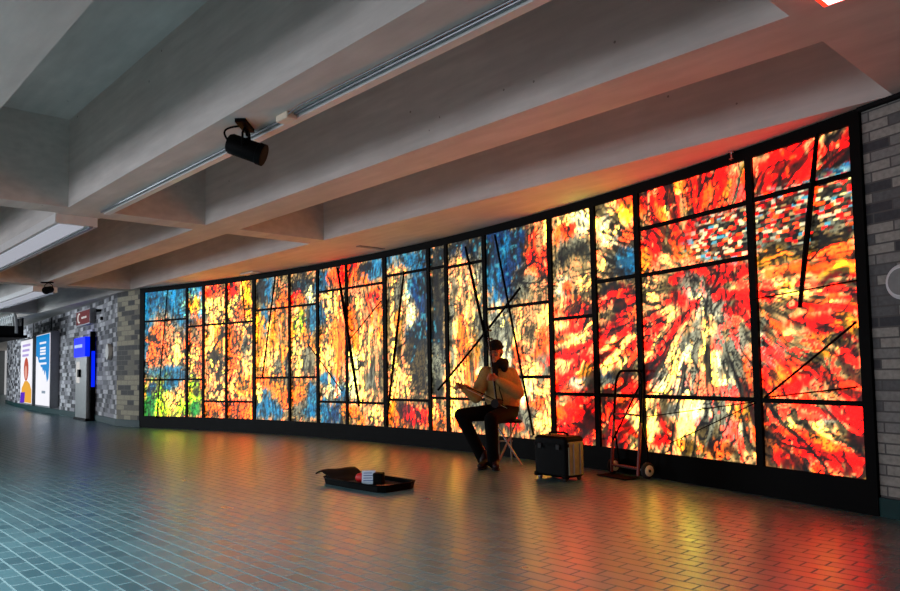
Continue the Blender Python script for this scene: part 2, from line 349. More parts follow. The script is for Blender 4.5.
BD=[(3.52, 0.83, 4.27, 1.52, 0.057, 'R'), (4.27, 1.36, 4.88, 1.88, 0.064, 'R'), (3.54, 1.3, 4.21, 1.66, 0.034, 'Y'), (4.31, 1.06, 4.86, 1.49, 0.053, 'Y'), (4.33, 0.78, 4.85, 1.26, 0.053, 'o'), (4.84, 0.85, 5.3, 1.46, 0.06, 'R'), (5.24, 1.42, 5.61, 1.73, 0.048, 'R'), (4.93, 1.18, 5.25, 1.58, 0.03, 'Y'), (5.87, 1.78, 6.24, 1.6, 0.044, 'R'), (5.93, 1.64, 6.27, 1.41, 0.035, 'R'), (5.81, 1.87, 6.26, 1.93, 0.045, 'R'), (5.03, 2.68, 5.17, 2.27, 0.051, 'R'), (5.41, 2.77, 5.39, 2.41, 0.049, 'R'), (5.71, 2.76, 5.57, 2.46, 0.057, 'R'), (5.97, 2.81, 5.84, 2.54, 0.046, 'R'), (5.25, 2.7, 5.28, 2.35, 0.03, 'Y'), (6.12, 2.81, 6.02, 2.49, 0.036, 'Y'), (6.43, 2.66, 6.36, 2.4, 0.06, 'R'), (6.78, 2.84, 6.57, 2.51, 0.082, 'R'), (6.89, 2.82, 6.77, 2.6, 0.048, 'R'), (6.54, 2.69, 6.47, 2.46, 0.025, 'D'), (7.02, 2.64, 7.22, 2.81, 0.046, 'R'), (6.97, 2.58, 7.23, 2.59, 0.031, 'C'), (6.44, 1.96, 7.19, 1.99, 0.032, 'A'), (6.39, 1.86, 7.25, 1.86, 0.032, 'O'), (6.72, 1.75, 7.25, 1.57, 0.039, 'R'), (6.43, 1.72, 7.26, 1.69, 0.024, 'Y'), (6.62, 1.62, 7.24, 1.44, 0.039, 'R'), (6.71, 1.48, 7.22, 1.24, 0.031, 'R'), (6.43, 1.4, 7.03, 1.19, 0.032, 'Y'), (6.41, 1.27, 6.68, 0.9, 0.041, 'R'), (6.56, 1.31, 7.12, 1.0, 0.031, 'Y'), (6.6, 1.13, 7.18, 0.89, 0.039, 'o'), (6.4, 1.55, 6.6, 1.26, 0.033, 'O'), (6.43, 0.71, 7.11, 0.44, 0.047, 'Y'), (6.52, 0.48, 7.18, 0.31, 0.047, 'R'), (6.67, 0.72, 7.22, 0.61, 0.039, 'R'), (6.38, 0.64, 6.65, 0.3, 0.033, 'o'), (6.43, 0.77, 6.79, 0.33, 0.024, 'D'), (6.98, 0.71, 7.23, 0.54, 0.03, 'R'), (5.52, 1.31, 5.27, 0.86, 0.039, 'W'), (5.64, 1.35, 5.54, 0.86, 0.038, 'S'), (5.83, 1.34, 5.87, 0.87, 0.036, 'W'), (5.74, 1.55, 5.71, 0.86, 0.037, 'Y'), (5.96, 1.29, 6.1, 0.87, 0.035, 'S'), (5.28, 1.05, 4.98, 0.37, 0.049, 'Y'), (5.47, 0.78, 5.59, 0.36, 0.038, 'Y'), (5.96, 0.76, 6.1, 0.35, 0.035, 'Y'), (5.8, 0.76, 5.69, 0.37, 0.027, 'S'), (5.19, 0.39, 5.08, 0.73, 0.039, 'R'), (4.28, 0.32, 4.72, 0.72, 0.064, 'R'), (4.39, 0.71, 4.81, 0.36, 0.042, 'R'), (3.57, 0.36, 4.18, 0.71, 0.068, 'R'), (2.66, 2.77, 2.4, 2.02, 0.078, 'C'), (2.94, 2.83, 2.68, 2.12, 0.077, 'B'), (3.16, 2.75, 3.29, 2.4, 0.062, 'o'), (0.41, 2.19, 0.25, 0.67, 0.046, 'P'), (0.14, 2.49, 0.06, 0.67, 0.046, 'Y'), (1.65, 2.62, 1.56, 0.75, 0.042, 'Y'), (1.91, 2.58, 1.9, 0.75, 0.041, 'P'), (2.11, 2.72, 2.2, 1.5, 0.04, 'S'), (0.59, 2.48, 0.95, 1.7, 0.074, 'B'), (1.01, 2.14, 0.51, 1.27, 0.059, 'T'), (-5.05, 2.0, -5.1, 0.68, 0.06, 'Y'), (-4.73, 1.99, -4.79, 0.68, 0.04, 'K'), (-4.18, 1.96, -4.24, 0.68, 0.058, 'A'), (-3.94, 1.95, -4.0, 0.69, 0.038, 'Y'), (-3.28, 2.1, -3.52, 1.14, 0.056, 'Y'), (-2.92, 2.18, -2.87, 1.09, 0.055, 'A'), (-2.48, 2.2, -2.41, 1.09, 0.054, 'Y'), (-2.17, 2.18, -2.12, 1.09, 0.035, 'K'), (-1.66, 2.36, -1.57, 0.71, 0.051, 'Y'), (-1.27, 2.39, -1.35, 0.71, 0.034, 'O'), (-0.79, 2.29, -0.71, 0.68, 0.049, 'Y'), (-0.37, 2.32, -0.29, 0.69, 0.048, 'P')]
BL=[(-7.01,2.73,0.51,0.35,'B'),(-6.59,2.71,0.32,0.38,'C'),(-6.05,2.67,0.44,0.5,'C'),(-5.58,2.64,0.44,0.62,'C'),(-6.18,2.93,0.38,0.17,'c'),(-5.58,2.72,0.25,0.21,'Y'),(-7.07,2.09,0.26,0.86,'C'),(-6.52,1.75,0.54,0.59,'P'),(-6.68,1.86,0.32,0.3,'O'),(-6.3,1.89,0.25,0.29,'P'),(-6.11,1.53,0.25,0.42,'Y'),(-6.93,1.61,0.16,0.26,'O'),(-6.36,1.13,0.63,0.15,'C'),(-5.74,2.65,0.5,0.58,'C'),(-5.61,2.54,0.35,0.33,'c'),(-5.61,2.54,0.24,0.23,'W'),(-5.61,2.54,0.17,0.18,'y'),(-5.74,2.28,0.19,0.06,'W'),(-5.54,1.72,0.28,0.49,'O'),(-5.64,1.45,0.16,0.25,'Y'),(-5.54,1.92,0.22,0.16,'P'),(-6.67,0.59,0.57,0.42,'G'),(-6.99,0.48,0.19,0.26,'g'),(-6.29,0.88,0.25,0.17,'C'),(-6.13,0.59,0.31,0.21,'Y'),(-6.93,0.84,0.16,0.11,'B'),(-5.88,0.43,0.22,0.16,'G'),(-5.54,0.68,0.25,0.37,'G'),(-5.6,0.39,0.19,0.16,'g'),(-5.35,0.9,0.09,0.2,'O'),(-4.98,2.5,0.31,0.48,'Y'),(-4.99,2.78,0.34,0.14,'R'),(-4.3,2.46,0.52,0.43,'Y'),(-4.43,2.76,0.25,0.16,'R'),(-3.97,2.53,0.15,0.39,'y'),(-4.18,2.25,0.15,0.19,'O'),(-4.95,1.36,0.34,0.76,'Y'),(-4.92,1.79,0.25,0.28,'A'),(-5.1,1.1,0.16,0.4,'P'),(-4.15,1.34,0.4,0.73,'Y'),(-4.43,1.58,0.15,0.49,'O'),(-4.0,1.66,0.15,0.23,'S'),(-4.03,0.9,0.24,0.23,'A'),(-5.01,0.4,0.28,0.16,'O'),(-4.55,0.41,0.12,0.16,'o'),(-4.12,0.42,0.39,0.15,'o'),(-3.88,0.38,0.15,0.11,'A'),(-3.51,2.65,0.27,0.3,'T'),(-3.22,2.66,0.18,0.26,'C'),(-2.95,2.64,0.27,0.28,'P'),(-2.86,2.45,0.23,0.18,'O'),(-3.49,2.12,0.21,0.26,'C'),(-3.64,1.94,0.15,0.38,'y'),(-3.4,1.83,0.18,0.23,'C'),(-3.52,1.46,0.18,0.53,'A'),(-3.04,1.63,0.38,0.59,'A'),(-3.22,1.36,0.24,0.22,'Y'),(-2.86,1.9,0.18,0.29,'P'),(-2.9,1.17,0.23,0.18,'S'),(-3.16,0.8,0.41,0.22,'A'),(-3.52,0.91,0.24,0.11,'O'),(-3.46,0.52,0.27,0.26,'C'),(-3.14,0.44,0.24,0.18,'C'),(-2.81,0.66,0.17,0.16,'O'),(-3.64,0.71,0.09,0.15,'Y'),(-2.45,2.56,0.29,0.29,'T'),(-2.16,2.66,0.23,0.18,'T'),(-2.51,2.42,0.17,0.14,'R'),(-2.37,2.36,0.14,0.11,'O'),(-2.05,2.42,0.14,0.21,'W'),(-2.29,1.69,0.37,0.53,'A'),(-2.46,1.43,0.2,0.29,'Y'),(-2.18,1.33,0.2,0.25,'S'),(-2.06,2.07,0.17,0.25,'C'),(-2.43,1.97,0.17,0.22,'G'),(-2.52,0.72,0.23,0.25,'O'),(-2.24,0.84,0.26,0.14,'A'),(-2.35,0.42,0.34,0.18,'S'),(-2.07,0.6,0.17,0.28,'C'),(-2.13,0.37,0.2,0.1,'C'),(-1.71,2.67,0.22,0.21,'C'),(-1.43,2.75,0.19,0.19,'o'),(-1.24,2.73,0.14,0.2,'R'),(-1.55,2.49,0.17,0.1,'P'),(-1.47,2.26,0.39,0.27,'Y'),(-1.77,2.1,0.2,0.21,'C'),(-1.61,2.04,0.17,0.14,'B'),(-1.45,1.57,0.38,0.48,'A'),(-1.67,1.32,0.22,0.34,'Y'),(-1.2,1.56,0.16,0.34,'O'),(-1.24,0.73,0.22,0.2,'C'),(-1.51,0.84,0.22,0.17,'W'),(-1.62,0.98,0.22,0.1,'C'),(-1.68,0.45,0.22,0.2,'C'),(-1.41,0.41,0.22,0.17,'B'),(-1.16,0.45,0.13,0.17,'A'),(-0.94,2.77,0.19,0.2,'R'),(-0.68,2.67,0.26,0.16,'O'),(-0.34,2.77,0.28,0.16,'C'),(-0.57,2.83,0.16,0.1,'T'),(-0.81,2.54,0.16,0.1,'P'),(-0.58,2.11,0.47,0.39,'P'),(-0.95,2.0,0.21,0.23,'O'),(-0.32,2.15,0.21,0.32,'O'),(-0.42,2.29,0.21,0.13,'R'),(-0.8,1.76,0.26,0.2,'O'),(-0.28,1.77,0.15,0.29,'A'),(-0.6,1.22,0.42,0.55,'Y'),(-0.91,1.14,0.19,0.39,'W'),(-0.29,1.1,0.2,0.35,'K'),(-0.44,0.98,0.15,0.19,'S'),(-0.83,1.55,0.13,0.16,'A'),(-0.61,0.43,0.44,0.14,'P'),(-0.82,0.39,0.21,0.1,'A'),(-0.3,0.44,0.18,0.11,'Y'),(-0.92,0.45,0.11,0.1,'O'),(0.2,2.75,0.3,0.19,'C'),(0.59,2.75,0.34,0.17,'C'),(0.88,2.77,0.19,0.18,'T'),(0.3,2.66,0.17,0.09,'P'),(0.2,2.64,0.25,0.09,'Y'),(0.18,1.67,0.27,0.93,'P'),(0.24,2.2,0.22,0.34,'S'),(0.13,1.59,0.17,0.62,'K'),(0.33,1.89,0.15,0.31,'A'),(0.02,1.13,0.15,0.47,'P'),(0.58,2.33,0.19,0.21,'W'),(0.73,2.39,0.24,0.27,'C'),(0.86,2.15,0.24,0.38,'B'),(0.87,2.37,0.19,0.18,'T'),(0.59,1.72,0.24,0.24,'B'),(0.75,1.49,0.33,0.33,'T'),(0.48,2.03,0.15,0.24,'W'),(0.56,1.12,0.38,0.36,'K'),(0.26,0.97,0.25,0.27,'Y'),(0.84,1.05,0.19,0.32,'K'),(0.2,0.48,0.27,0.2,'K'),(0.49,0.46,0.38,0.16,'r'),(0.78,0.43,0.28,0.12,'R'),(0.13,0.36,0.2,0.12,'O'),(0.06,0.59,0.12,0.15,'A'),(1.2,2.67,0.18,0.17,'T'),(1.19,2.12,0.18,0.58,'d'),(1.17,1.47,0.18,0.43,'T'),(1.12,1.09,0.18,0.35,'S'),(1.16,0.83,0.16,0.14,'d'),(1.15,0.46,0.16,0.2,'O'),(1.06,0.51,0.09,0.14,'Y'),(1.29,0.57,0.09,0.11,'K'),(1.7,2.78,0.39,0.13,'T'),(1.83,2.68,0.26,0.11,'B'),(2.09,2.73,0.17,0.19,'T'),(1.9,2.31,0.43,0.25,'W'),(1.65,2.51,0.18,0.17,'P'),(2.07,2.12,0.21,0.27,'S'),(1.72,1.8,0.26,0.64,'P'),(1.97,1.72,0.21,0.46,'Y'),(1.62,1.39,0.17,0.42,'P'),(2.09,1.44,0.13,0.48,'S'),(1.79,1.31,0.26,0.36,'A'),(1.56,1.04,0.2,0.31,'Y'),(2.03,0.9,0.17,0.21,'W'),(1.52,1.67,0.09,0.56,'S'),(1.71,1.52,0.11,0.28,'O'),(1.91,0.97,0.11,0.14,'O'),(1.72,0.51,0.43,0.21,'P'),(1.55,0.55,0.13,0.17,'Y'),(1.68,0.42,0.13,0.1,'O'),(2.06,0.46,0.21,0.16,'d'),(1.98,0.59,0.13,0.11,'S'),(2.47,2.43,0.28,0.5,'C'),(2.38,2.68,0.16,0.27,'T'),(2.73,2.57,0.27,0.36,'B'),(2.93,2.73,0.27,0.2,'T'),(2.64,2.19,0.2,0.31,'B'),(2.54,2.86,0.24,0.13,'B'),(2.91,2.2,0.15,0.18,'T'),(3.26,2.56,0.22,0.29,'O'),(3.15,2.51,0.13,0.12,'R'),(3.36,2.66,0.14,0.19,'P'),(3.38,2.3,0.13,0.29,'o'),(3.1,2.11,0.19,0.15,'S'),(3.28,2.06,0.18,0.1,'P'),(3.45,2.75,0.07,0.17,'Y'),(2.5,1.62,0.28,0.31,'W'),(2.38,1.43,0.14,0.39,'S'),(2.7,1.54,0.16,0.36,'S'),(2.93,1.47,0.19,0.3,'Y'),(2.88,1.27,0.15,0.18,'o'),(3.12,1.58,0.18,0.3,'P'),(3.34,1.6,0.16,0.22,'Y'),(3.33,1.39,0.14,0.17,'O'),(3.34,1.16,0.16,0.14,'S'),(3.06,1.12,0.22,0.11,'Y'),(2.57,1.16,0.16,0.26,'W'),(2.48,0.91,0.28,0.16,'K'),(2.67,0.72,0.39,0.25,'S'),(2.47,0.48,0.24,0.21,'d'),(2.94,0.82,0.19,0.2,'Y'),(3.14,0.73,0.26,0.19,'W'),(3.33,0.83,0.16,0.14,'Y'),(3.23,0.63,0.25,0.12,'O'),(2.95,0.48,0.26,0.15,'S'),(3.31,0.42,0.16,0.12,'Y'),(2.74,0.42,0.15,0.1,'R'),(3.4,0.56,0.07,0.17,'Y'),(3.87,2.72,0.33,0.19,'Y'),(3.74,2.63,0.17,0.12,'O'),(4.03,2.76,0.15,0.16,'W'),(3.83,2.68,0.1,0.07,'o'),(3.88,2.33,0.33,0.23,'S'),(3.75,2.39,0.17,0.09,'d'),(4.05,2.37,0.11,0.11,'d'),(3.84,2.12,0.33,0.18,'P'),(4.04,2.04,0.13,0.16,'Y'),(3.67,2.0,0.12,0.16,'W'),(3.74,2.02,0.08,0.07,'O'),(3.88,1.79,0.3,0.11,'O'),(3.71,1.84,0.15,0.07,'Y'),(4.09,1.76,0.11,0.08,'R'),(3.86,1.26,0.36,0.5,'R'),(3.71,1.44,0.17,0.07,'O'),(3.95,1.48,0.26,0.06,'Y'),(3.86,1.2,0.36,0.06,'R'),(3.74,1.13,0.24,0.06,'Y'),(4.07,1.28,0.14,0.04,'P'),(3.62,1.6,0.1,0.07,'Y'),(3.68,0.92,0.15,0.08,'O'),(3.93,0.95,0.2,0.06,'W'),(4.06,1.06,0.11,0.07,'A'),(4.18,0.88,0.09,0.09,'d'),(3.88,0.54,0.36,0.27,'R'),(3.69,0.72,0.15,0.06,'o'),(4.08,0.64,0.13,0.09,'r'),(3.83,0.4,0.27,0.08,'r'),(3.58,0.6,0.09,0.07,'O'),(3.62,0.76,0.09,0.03,'Y'),(4.51,2.79,0.27,0.17,'Y'),(4.75,2.8,0.13,0.13,'o'),(4.69,2.69,0.12,0.09,'y'),(4.41,2.63,0.12,0.13,'W'),(4.53,2.56,0.15,0.13,'Y'),(4.58,2.4,0.27,0.15,'W'),(4.71,2.47,0.12,0.11,'O'),(4.43,2.32,0.18,0.11,'P'),(4.55,2.26,0.18,0.08,'S'),(4.72,2.21,0.14,0.15,'C'),(4.6,2.12,0.24,0.06,'T'),(4.78,2.14,0.09,0.1,'C'),(4.39,2.11,0.09,0.05,'P'),(4.3,2.2,0.08,0.07,'Y'),(4.59,1.91,0.3,0.1,'r'),(4.48,1.96,0.15,0.05,'d'),(4.56,1.83,0.27,0.1,'R'),(4.43,1.64,0.18,0.11,'P'),(4.7,1.69,0.14,0.11,'O'),(4.54,1.45,0.33,0.15,'R'),(4.36,1.34,0.18,0.09,'Y'),(4.65,1.29,0.2,0.08,'O'),(4.41,1.17,0.18,0.09,'R'),(4.77,1.39,0.1,0.15,'R'),(4.56,1.06,0.21,0.08,'K'),(4.34,0.99,0.12,0.09,'B'),(4.43,0.93,0.15,0.08,'S'),(4.7,0.93,0.14,0.1,'R'),(4.59,1.14,0.12,0.05,'Y'),(4.59,0.55,0.29,0.25,'R'),(4.42,0.65,0.15,0.11,'o'),(4.74,0.51,0.11,0.19,'Y'),(4.76,0.35,0.1,0.1,'Y'),(4.5,0.39,0.18,0.13,'R'),(4.63,0.76,0.12,0.05,'O'),(5.13,2.69,0.24,0.18,'O'),(5.03,2.76,0.11,0.12,'R'),(5.3,2.75,0.16,0.22,'R'),(5.22,2.62,0.08,0.08,'A'),(5.48,2.77,0.13,0.19,'A'),(5.46,2.72,0.08,0.12,'Y'),(5.64,2.79,0.12,0.21,'o'),(5.78,2.76,0.17,0.19,'R'),(5.89,2.67,0.12,0.11,'O'),(5.97,2.79,0.09,0.15,'R'),(6.13,2.79,0.09,0.16,'Y'),(6.14,2.66,0.11,0.09,'W'),(6.03,2.68,0.07,0.09,'A'),(5.7,2.62,0.1,0.08,'O'),(6.22,2.8,0.04,0.12,'A'),(5.11,2.36,0.19,0.22,'O'),(5.05,2.43,0.14,0.14,'R'),(5.17,2.21,0.16,0.1,'R'),(4.98,2.2,0.08,0.1,'A'),(5.34,2.38,0.15,0.16,'o'),(5.33,2.17,0.18,0.08,'Y'),(5.48,2.24,0.15,0.13,'O'),(5.57,2.38,0.12,0.08,'R'),(5.28,2.29,0.08,0.06,'K'),(5.67,2.42,0.14,0.08,'R'),(5.68,2.19,0.19,0.09,'A'),(5.86,2.33,0.16,0.11,'S'),(6.09,2.38,0.18,0.11,'S'),(5.92,2.19,0.18,0.09,'O'),(6.14,2.25,0.15,0.11,'S'),(6.02,2.49,0.16,0.05,'o'),(5.55,2.1,0.15,0.06,'Y'),(6.19,2.11,0.06,0.05,'o'),(5.08,1.78,0.22,0.18,'P'),(5.02,1.88,0.14,0.1,'Y'),(5.26,1.91,0.18,0.08,'K'),(5.42,1.94,0.15,0.05,'R'),(5.67,1.96,0.17,0.08,'R'),(6.07,1.97,0.22,0.07,'R'),(5.84,1.84,0.16,0.07,'K'),(5.54,1.83,0.15,0.11,'S'),(5.66,1.74,0.19,0.09,'W'),(5.89,1.7,0.14,0.09,'S'),(6.14,1.81,0.11,0.09,'Y'),(6.12,1.72,0.15,0.05,'R'),(5.31,1.71,0.16,0.12,'R'),(5.14,1.59,0.16,0.1,'Y'),(4.98,1.53,0.11,0.1,'R'),(5.02,1.36,0.14,0.16,'Y'),(5.13,1.32,0.08,0.16,'R'),(5.17,1.49,0.19,0.07,'R'),(6.13,1.59,0.17,0.07,'R'),(6.19,1.5,0.13,0.07,'R'),(5.3,1.51,0.13,0.12,'Y'),(5.34,1.31,0.15,0.17,'Y'),(6.05,1.46,0.15,0.07,'Y'),(6.12,1.33,0.09,0.14,'S'),(6.17,1.11,0.06,0.17,'O'),(4.98,1.07,0.16,0.2,'Y'),(5.12,1.02,0.13,0.18,'W'),(4.94,0.92,0.11,0.1,'O'),(4.97,1.28,0.07,0.2,'R'),(5.77,1.55,0.19,0.13,'W'),(5.74,1.44,0.16,0.19,'S'),(5.76,1.47,0.09,0.12,'Y'),(5.71,1.23,0.38,0.2,'W'),(5.56,1.26,0.17,0.17,'S'),(5.89,1.2,0.16,0.18,'S'),(5.73,1.16,0.12,0.24,'Y'),(5.38,1.05,0.23,0.19,'Y'),(6.06,1.06,0.11,0.16,'S'),(5.52,0.97,0.2,0.13,'S'),(5.76,0.94,0.28,0.11,'Y'),(5.27,0.93,0.23,0.09,'W'),(6.1,0.91,0.13,0.07,'o'),(5.97,0.93,0.09,0.11,'W'),(5.2,0.53,0.34,0.25,'Y'),(5.6,0.55,0.36,0.26,'Y'),(6.06,0.54,0.24,0.25,'Y'),(6.01,0.6,0.18,0.18,'W'),(5.15,0.48,0.13,0.14,'o'),(5.09,0.38,0.13,0.08,'R'),(5.02,0.57,0.11,0.12,'Y'),(5.78,0.66,0.16,0.16,'S'),(5.69,0.51,0.12,0.15,'K'),(6.12,0.71,0.13,0.09,'A'),(6.27,0.51,0.05,0.17,'O'),(5.47,0.33,0.17,0.06,'A'),(5.87,0.36,0.16,0.07,'O'),(5.26,0.7,0.16,0.06,'W'),(6.18,0.53,0.04,0.17,'d'),(5.61,0.69,0.19,0.09,'W'),(6.46,2.71,0.16,0.19,'R'),(6.64,2.8,0.19,0.17,'R'),(6.77,2.72,0.13,0.18,'R'),(6.37,2.59,0.08,0.06,'r'),(6.53,2.65,0.04,0.13,'r'),(6.76,2.53,0.13,0.04,'Y'),(6.88,2.54,0.09,0.03,'C'),(7.09,2.75,0.14,0.12,'R'),(7.2,2.78,0.07,0.09,'R'),(7.08,2.69,0.12,0.07,'d'),(7.16,2.69,0.08,0.06,'r'),(7.05,2.86,0.07,0.06,'d'),(7.19,2.61,0.07,0.08,'R'),(7.11,2.55,0.12,0.05,'C'),(7.19,2.57,0.07,0.04,'C'),(6.99,2.61,0.05,0.03,'W'),(6.42,2.47,0.14,0.07,'o'),(6.46,2.33,0.2,0.14,'S'),(6.75,2.31,0.2,0.15,'S'),(6.65,2.17,0.23,0.13,'S'),(6.4,2.17,0.12,0.12,'S'),(7.07,2.33,0.19,0.15,'S'),(7.1,2.16,0.15,0.14,'S'),(6.93,2.12,0.18,0.09,'S'),(7.15,2.35,0.07,0.05,'W'),(6.55,2.06,0.23,0.08,'K'),(7.01,2.03,0.19,0.07,'K'),(7.04,2.25,0.1,0.05,'O'),(7.2,2.17,0.04,0.08,'R'),(6.44,1.97,0.18,0.07,'A'),(6.73,1.93,0.22,0.06,'P'),(7.05,1.92,0.19,0.07,'O'),(6.63,1.86,0.25,0.05,'O'),(7.08,1.8,0.17,0.06,'y'),(6.91,1.86,0.11,0.05,'o'),(6.44,1.82,0.14,0.07,'Y'),(6.72,1.76,0.17,0.05,'Y'),(6.99,1.71,0.24,0.05,'R'),(7.2,1.65,0.08,0.06,'R'),(6.38,1.72,0.1,0.06,'R'),(6.58,1.72,0.12,0.05,'A'),(6.86,1.67,0.14,0.06,'Y'),(7.11,1.61,0.13,0.04,'Y'),(6.57,1.6,0.19,0.08,'K'),(6.67,1.61,0.09,0.06,'r'),(6.47,1.56,0.1,0.08,'P'),(6.9,1.56,0.18,0.06,'O'),(7.15,1.52,0.12,0.06,'R'),(6.98,1.51,0.12,0.04,'Y'),(6.37,1.47,0.08,0.1,'S'),(6.46,1.4,0.1,0.08,'O'),(6.71,1.45,0.2,0.06,'o'),(6.98,1.4,0.16,0.08,'R'),(7.14,1.36,0.12,0.11,'A'),(6.61,1.31,0.17,0.11,'Y'),(6.5,1.21,0.14,0.1,'W'),(6.35,1.21,0.06,0.17,'W'),(6.35,1.04,0.08,0.12,'R'),(6.79,1.26,0.13,0.08,'O'),(6.74,1.14,0.17,0.08,'Y'),(7.01,1.21,0.14,0.11,'A'),(7.13,1.13,0.1,0.11,'R'),(7.04,1.27,0.07,0.06,'K'),(6.54,1.04,0.17,0.08,'A'),(6.82,0.99,0.18,0.08,'R'),(6.59,0.91,0.19,0.06,'R'),(7.08,0.94,0.17,0.08,'o'),(7.16,0.88,0.1,0.06,'R'),(6.39,0.88,0.08,0.05,'O'),(7.0,1.07,0.12,0.05,'Y'),(6.37,0.56,0.14,0.24,'O'),(6.33,0.72,0.08,0.08,'r'),(6.38,0.43,0.08,0.15,'d'),(6.57,0.69,0.11,0.07,'Y'),(6.76,0.62,0.2,0.08,'Y'),(6.98,0.66,0.12,0.06,'W'),(7.1,0.53,0.12,0.06,'Y'),(6.56,0.49,0.15,0.1,'O'),(6.79,0.43,0.2,0.09,'R'),(7.05,0.37,0.2,0.12,'R'),(7.11,0.72,0.15,0.06,'R'),(6.67,0.78,0.13,0.04,'o'),(6.93,0.55,0.16,0.05,'Y'),(6.86,0.47,0.12,0.05,'A'),(6.56,0.34,0.13,0.07,'R'),(7.19,0.65,0.08,0.22,'R'),(6.47,0.6,0.08,0.07,'o'),(6.65,0.32,0.05,0.06,'d'),(6.76,0.3,0.04,0.05,'A'),(7.03,0.46,0.13,0.04,'O')]

PAL = {k: lin(v) for k, v in COL.items()}
def vnoise(x, y, seed):
    xi = np.floor(x).astype(np.int64); yi = np.floor(y).astype(np.int64); fx = x-xi; fy = y-yi
    fx = fx*fx*(3-2*fx); fy = fy*fy*(3-2*fy)
    def h(a, b):
        n = (a*374761393+b*668265263+seed*1442695041) & 0xffffffff
        n = ((n ^ (n >> 13))*1274126177) & 0xffffffff
        n = (n ^ (n >> 16)) & 0xffffffff
        return n/4294967295.0
    return (h(xi, yi)*(1-fx)+h(xi+1, yi)*fx)*(1-fy)+(h(xi, yi+1)*(1-fx)+h(xi+1, yi+1)*fx)*fy
def sst(a, b, x):
    t = np.clip((x-a)/(b-a), 0, 1); return t*t*(3-2*t)
def art(s, z):
    n = s.size
    w1 = vnoise(s*3.1, z*3.1, 1)-.5; w2 = vnoise(s*3.1, z*3.1, 2)-.5
    w3 = vnoise(s*11, z*11, 3)-.5; w4 = vnoise(s*11, z*11, 4)-.5
    S2 = s+w1*.10+w3*.05; Z2 = z+w2*.10+w4*.05
    nn = (vnoise(s*16, z*9, 5)-.5)*.6+(vnoise(s*45, z*22, 25)-.5)*.6
    col = np.tile(np.array(PAL['P']), (n, 1))
    for bs, bz, rs, rz, k in BL:
        rs = max(rs, .03); rz = max(rz, .04)
        m = (np.abs(s-bs) < rs*2+.3) & (np.abs(z-bz) < rz*2+.3)
        if not m.any(): continue
        d = np.sqrt(((S2[m]-bs)/rs)**2+((Z2[m]-bz)/rz)**2)+nn[m]
        a = (1-sst(.7, 1.45, d))[:, None]*.93
        col[m] = col[m]*(1-a)+np.array(PAL[k])*a
    ora = ((col[:, 0] > .5) & (col[:, 1] < .35) & (col[:, 1] > .08))*(1-sst(2.6, 3.4, s))
    col = col*(1-ora[:, None]*.45)+np.array(PAL['A'])*ora[:, None]*.45
    for a0, b0, a1, b1, wd, k in BD:
        dx, dy = a1-a0, b1-b0; L2 = dx*dx+dy*dy
        m = (s > min(a0, a1)-.3) & (s < max(a0, a1)+.3)
        if not m.any(): continue
        t = np.clip(((S2[m]-a0)*dx+(Z2[m]-b0)*dy)/L2, 0, 1)
        d = np.hypot(S2[m]-a0-t*dx, Z2[m]-b0-t*dy)/(wd*(1.1-.5*t))+nn[m]*.6
        a = (1-sst(.6, 1.3, d))[:, None]*.9
        col[m] = col[m]*(1-a)+np.array(PAL[k])*a
    # brush texture: upright strokes on the left, strokes fanning out of one point on the right
    th = np.arctan2(z-1.85, s-5.75); rad = np.hypot(z-1.85, s-5.75)
    right = sst(3.1, 4.2, s)*sst(.15, .8, rad)
    up = vnoise(s*30+w2*5, z*5+w1*4, 6)*.5+vnoise(s*62, z*12, 7)*.5
    fan = vnoise(th*22+w1*2.4, rad*3.2, 8)*.6+vnoise(th*55+w1*2, rad*7, 9)*.4
    curl = vnoise(s*20+w2*16, z*20+w1*16, 10)
    st = up*(1-right)+fan*right; st = st*.7+curl*.3
    sat = col.max(1)-col.min(1)
    dk = sst(.30, .5, st)[:, None]; tint = col*.16+np.array([.02, .016, .008]); col = tint*(1-dk)+col*(.72+.6*sst(.35, .75, st))[:, None]*dk
    # flecks of neighbouring colours
    fl = vnoise(s*26, z*15, 11); f2 = vnoise(s*9, z*7, 12)
    red = (col[:, 0] > .25) & (col[:, 1] < .12)
    m = (fl > .78) & red; a = sst(.78, .9, fl)[:, None]*.7
    tgt = np.where((f2 > .5)[:, None], np.array(PAL['Y']), np.array(PAL['O'])); col = np.where(m[:, None], col*(1-a)+tgt*a, col)
    pale = (col[:, 1] > .3) & (col[:, 0] > .3)
    m = (fl < .3) & pale; a = (1-sst(.1, .28, fl))[:, None]*.55
    tgt = np.where((f2 > .55)[:, None], np.array(PAL['A']), np.array(PAL['K'])); col = np.where(m[:, None], col*(1-a)+tgt*a, col)
    yel = (col[:, 1] > .5)*sst(5.0, 6.3, s)*sst(.5, .62, vnoise(s*5, z*7, 31)); col = col*(1-yel[:, None]*.8)+np.array(PAL['R'])*yel[:, None]*.8
    blue = (col[:, 2] > col[:, 0]*1.6)
    m = (fl > .7) & blue; a = sst(.7, .9, fl)[:, None]*.6; col = np.where(m[:, None], col*(1-a)+np.array(PAL['c'])*a, col)
    # black line work
    reg = vnoise(s*1.7, z*1.7, 13)
    l1 = np.abs(vnoise(s*15+w2*9, z*5+w1*7, 14)-.5); l2 = np.abs(vnoise(th*12+w1*3, rad*2.6+w2*3, 15)-.5); l3 = np.abs(vnoise(s*13+w4*8, z*13+w3*8, 16)-.5)
    ln = l1*(1-right)+l2*right
    wth = .03+.075*sst(.35, .75, reg)
    l4 = np.abs(vnoise(s*40+w3*9, z*9+w4*6, 19)-.5)*(1-right)+np.abs(vnoise(th*34+w1*2, rad*6, 20)-.5)*right
